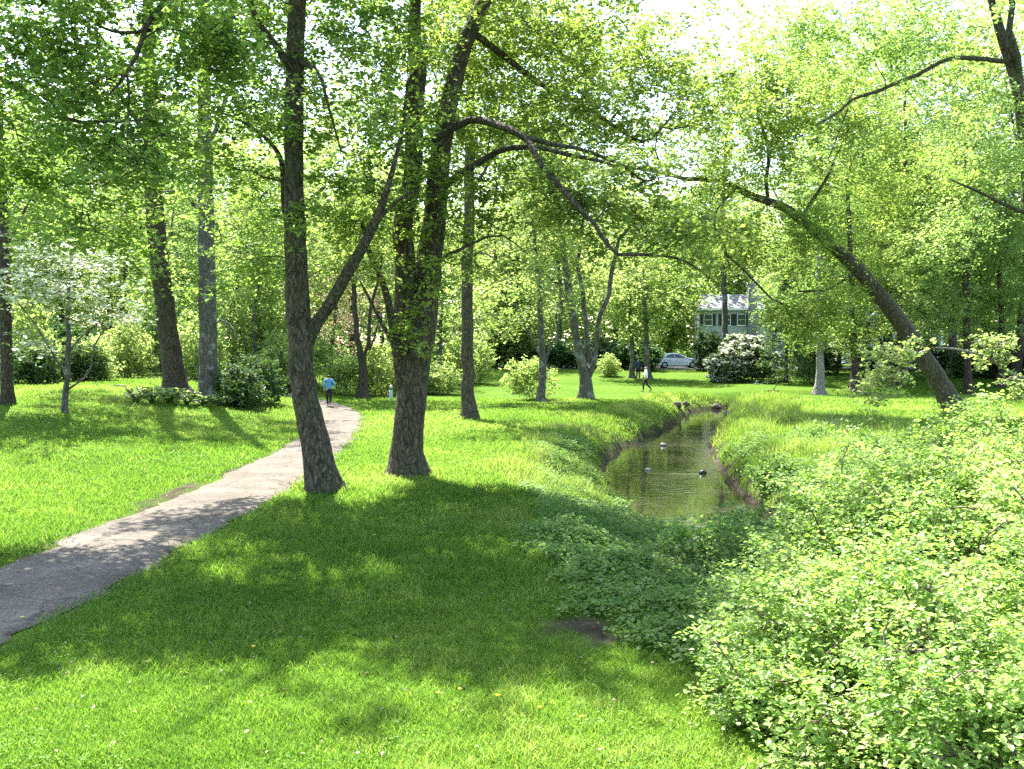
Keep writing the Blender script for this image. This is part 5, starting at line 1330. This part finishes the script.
wp = simple_mat('white_paint', (.78, .79, .80), .25, noise=.02, spec=.6); sp = simple_mat('silver_paint', (.55, .60, .66), .25, noise=.03, metal=.2, spec=.6); bp_ = simple_mat('slate_paint', (.13, .16, .22), .3, noise=.03, spec=.6)
X = lambda px, D: (px - 512) / F * D
yc = 98; car('white saloon car parked behind the shaded trunks at the far lawn edge', (X(677, yc), yc, float(ground(X(677, yc), yc))), -PI / 2, wp)
yc = 103; car('slate blue car parked right of the white one, partly behind the evergreen shrub', (X(716, yc), yc, float(ground(X(716, yc), yc))), -PI / 2, bp_)
yc = 62; car('silvery car half hidden by dark shrubs behind the dogwood at far left', (X(24, yc), yc, float(ground(X(24, yc), yc)) + .0), math.radians(-70), sp)

# ------------------------------------------------------------------ houses
siding = simple_mat('pale_blue_siding', (.40, .42, .46), .7, noise=.05, scale=2); trimw = simple_mat('white_trim', (.78, .79, .80), .5, noise=.03); roofm = simple_mat('pale_shingles', (.16, .16, .165), .9, noise=.2, scale=6, bump=.3)
shutter_m = simple_mat('dark_shutter', (.03, .035, .045), .6); wglass = simple_mat('window_glass', (.06, .07, .08), .08, spec=.8); brick_m = simple_mat('grey_chimney', (.20, .20, .22), .9, noise=.25, scale=5, bump=.4)


def box(name, a, b, m, parent):
    return prism(name, [(a[1], a[2]), (b[1], a[2]), (b[1], b[2]), (a[1], b[2])], a[0], b[0], m, parent)


def siding_wall(name, w, d, h, m, parent):
    """lapped boards: each course is a real step"""
    bm = bmesh.new(); z_ = -.6
    while z_ < h - .01:
        t = min(.2, h - z_)
        for x0, x1, y0, y1 in ((-w, w, 0, d),):
            lo = [bm.verts.new(p) for p in ((x0 - .015, y0 - .015, z_), (x1 + .015, y0 - .015, z_), (x1 + .015, y1 + .015, z_), (x0 - .015, y1 + .015, z_))]
            hi = [bm.verts.new(p) for p in ((x0, y0, z_ + t), (x1, y0, z_ + t), (x1, y1, z_ + t), (x0, y1, z_ + t))]
            for i in range(4): bm.faces.new((lo[i], lo[(i + 1) % 4], hi[(i + 1) % 4], hi[i]))
            bm.faces.new(lo[::-1]); bm.faces.new(hi)
        z_ += .2
    me = bpy.data.meshes.new(name); bm.to_mesh(me); bm.free(); me.materials.append(m); o = bpy.data.objects.new(name, me); link(o, parent); return o


def window(parent, x, z, w=.95, h=1.45, shutters=True):
    f = box('window', (x - w / 2 - .08, -.07, z), (x + w / 2 + .08, -.02, z + h), trimw, parent)
    for zz in (z + .07, z + h / 2 + .03): box('pane', (x - w / 2, -.085, zz), (x + w / 2, -.072, zz + h / 2 - .10), wglass, f)
    box('sill', (x - w / 2 - .12, -.14, z - .07), (x + w / 2 + .12, -.02, z - .002), trimw, f)
    if shutters:
        for s_ in (-1, 1): box('shutter', (x + s_ * (w / 2 + .3) - .2, -.06, z), (x + s_ * (w / 2 + .3) + .2, -.021, z + h), shutter_m, parent)


def house(label, loc, rz, w, d, h, roofh, wins, low=True, chimney=None, wall=None):
    r = thing('house', label, 'house', loc, rz)
    siding_wall('wall', w, d, h, wall or siding, r)
    prism('roof', [(-.5, h - .06), (d / 2, h + roofh), (d + .5, h - .06), (d + .5, h + .10), (d / 2, h + roofh + .2), (-.5, h + .10)], -w - .4, w + .4, roofm, r)
    prism('gable', [(0.02, h), (d - .02, h), (d / 2, h + roofh - .12)], -w, w, wall or siding, r)
    box('fascia', (-w - .4, -.56, h - .16), (w + .4, -.505, h + .10), trimw, r)
    for x, z_ in wins: window(r, x, z_)
    for s_ in (-1, 1): box('corner_board', (s_ * (w + .03) - .09, -.04, -.5), (s_ * (w + .03) + .09, .12, h - .2), trimw, r)
    dd = box('door', (-w * .1 - .5, -.06, 0), (-w * .1 + .5, -.018, 2.1), trimw, r); box('handle', (-w * .1 + .36, -.12, 1.0), (-w * .1 + .40, -.061, 1.12), dark_trim, dd)
    if chimney is not None:
        c = box('chimney', (chimney - .55, -.9, -.5), (chimney + .55, -.022, h + roofh + 1.2), brick_m, r); box('cap', (chimney - .65, -1.0, h + roofh + 1.201), (chimney + .65, .1, h + roofh + 1.4), brick_m, c)
    return r


yh = 128; xh = X(741, yh)
house('pale blue two-storey house with dark shutters and grey chimney behind the rhododendron', (xh, yh, float(ground(xh, yh)) + .2), math.radians(-6), 5.4, 9, 6.5, 1.9,
      [(-4.2, 4.4), (-1.9, 4.4), (.0, 4.4), (3.2, 4.4), (-4.2, 1.4), (-2.2, 1.4), (3.2, 1.4)], chimney=1.3)
yh = 116; xh = X(893, yh)
house('pale house almost hidden by leaves behind the leaning trunk', (xh, yh, float(ground(xh, yh)) + .2), math.radians(8), 6, 8, 5.4, 2.4, [(-4, 3.3), (-1.4, 3.3), (1.4, 3.3), (4, 3.3), (-4, .9), (2, .9)])
# the road where the cars stand
gx_ = np.linspace(-14, 60, 60); V = np.concatenate([np.column_stack([gx_, np.full(60, y_), ground(gx_, np.full(60, y_)) + .03]) for y_ in (94.6, 97.5, 101, 105.5)])
Fq = np.array([[j * 60 + i, j * 60 + i + 1, (j + 1) * 60 + i + 1, (j + 1) * 60 + i] for j in range(3) for i in range(59)])
tag(np_mesh('road', V, [Fq], simple_mat('asphalt', (.055, .055, .058), .9, noise=.25, scale=3), smooth_=True), 'asphalt road at the far lawn edge', None, kind='structure')
# ------------------------------------------------------------------ light
AZ, EL = math.radians(-22), math.radians(55)
S = Vector((math.sin(AZ) * math.cos(EL), math.cos(AZ) * math.cos(EL), math.sin(EL)))
sd = bpy.data.lights.new('sun', 'SUN'); sd.energy = 4.9; sd.angle = math.radians(.53); sd.color = (1.0, .965, .90)
so = bpy.data.objects.new('sun', sd); link(so); so.rotation_euler = S.to_track_quat('Z', 'Y').to_euler(); so.location = (0, 0, 40)
w = bpy.data.worlds.new('World'); scene.world = w; w.use_nodes = True
N = w.node_tree.nodes; L = w.node_tree.links; N.clear()
out = N.new('ShaderNodeOutputWorld'); bg = N.new('ShaderNodeBackground'); sky = N.new('ShaderNodeTexSky'); sky.sky_type = 'NISHITA'
sky.sun_disc = False; sky.sun_elevation = EL; sky.sun_rotation = AZ; sky.air_density = 1.0; sky.dust_density = 1.6; sky.altitude = 50
bg.inputs['Strength'].default_value = .14
L.new(sky.outputs[0], bg.inputs['Color']); L.new(bg.outputs[0], out.inputs['Surface'])
scene.view_settings.view_transform = 'Standard'; scene.view_settings.look = 'None'; scene.view_settings.gamma = 1
scene.view_settings.exposure = 2.42
scene.view_settings.use_curve_mapping = False
cy = scene.cycles
scene.render.engine = 'CYCLES'
cy.max_bounces = 8; cy.diffuse_bounces = 5; cy.glossy_bounces = 3; cy.transmission_bounces = 4; cy.transparent_max_bounces = 4
cy.caustics_reflective = False; cy.caustics_refractive = False
cy.use_adaptive_sampling = True; cy.adaptive_threshold = .015
cy.use_denoising = False
cy.sample_clamp_indirect = 6
scene.render.filter_size = 1.5
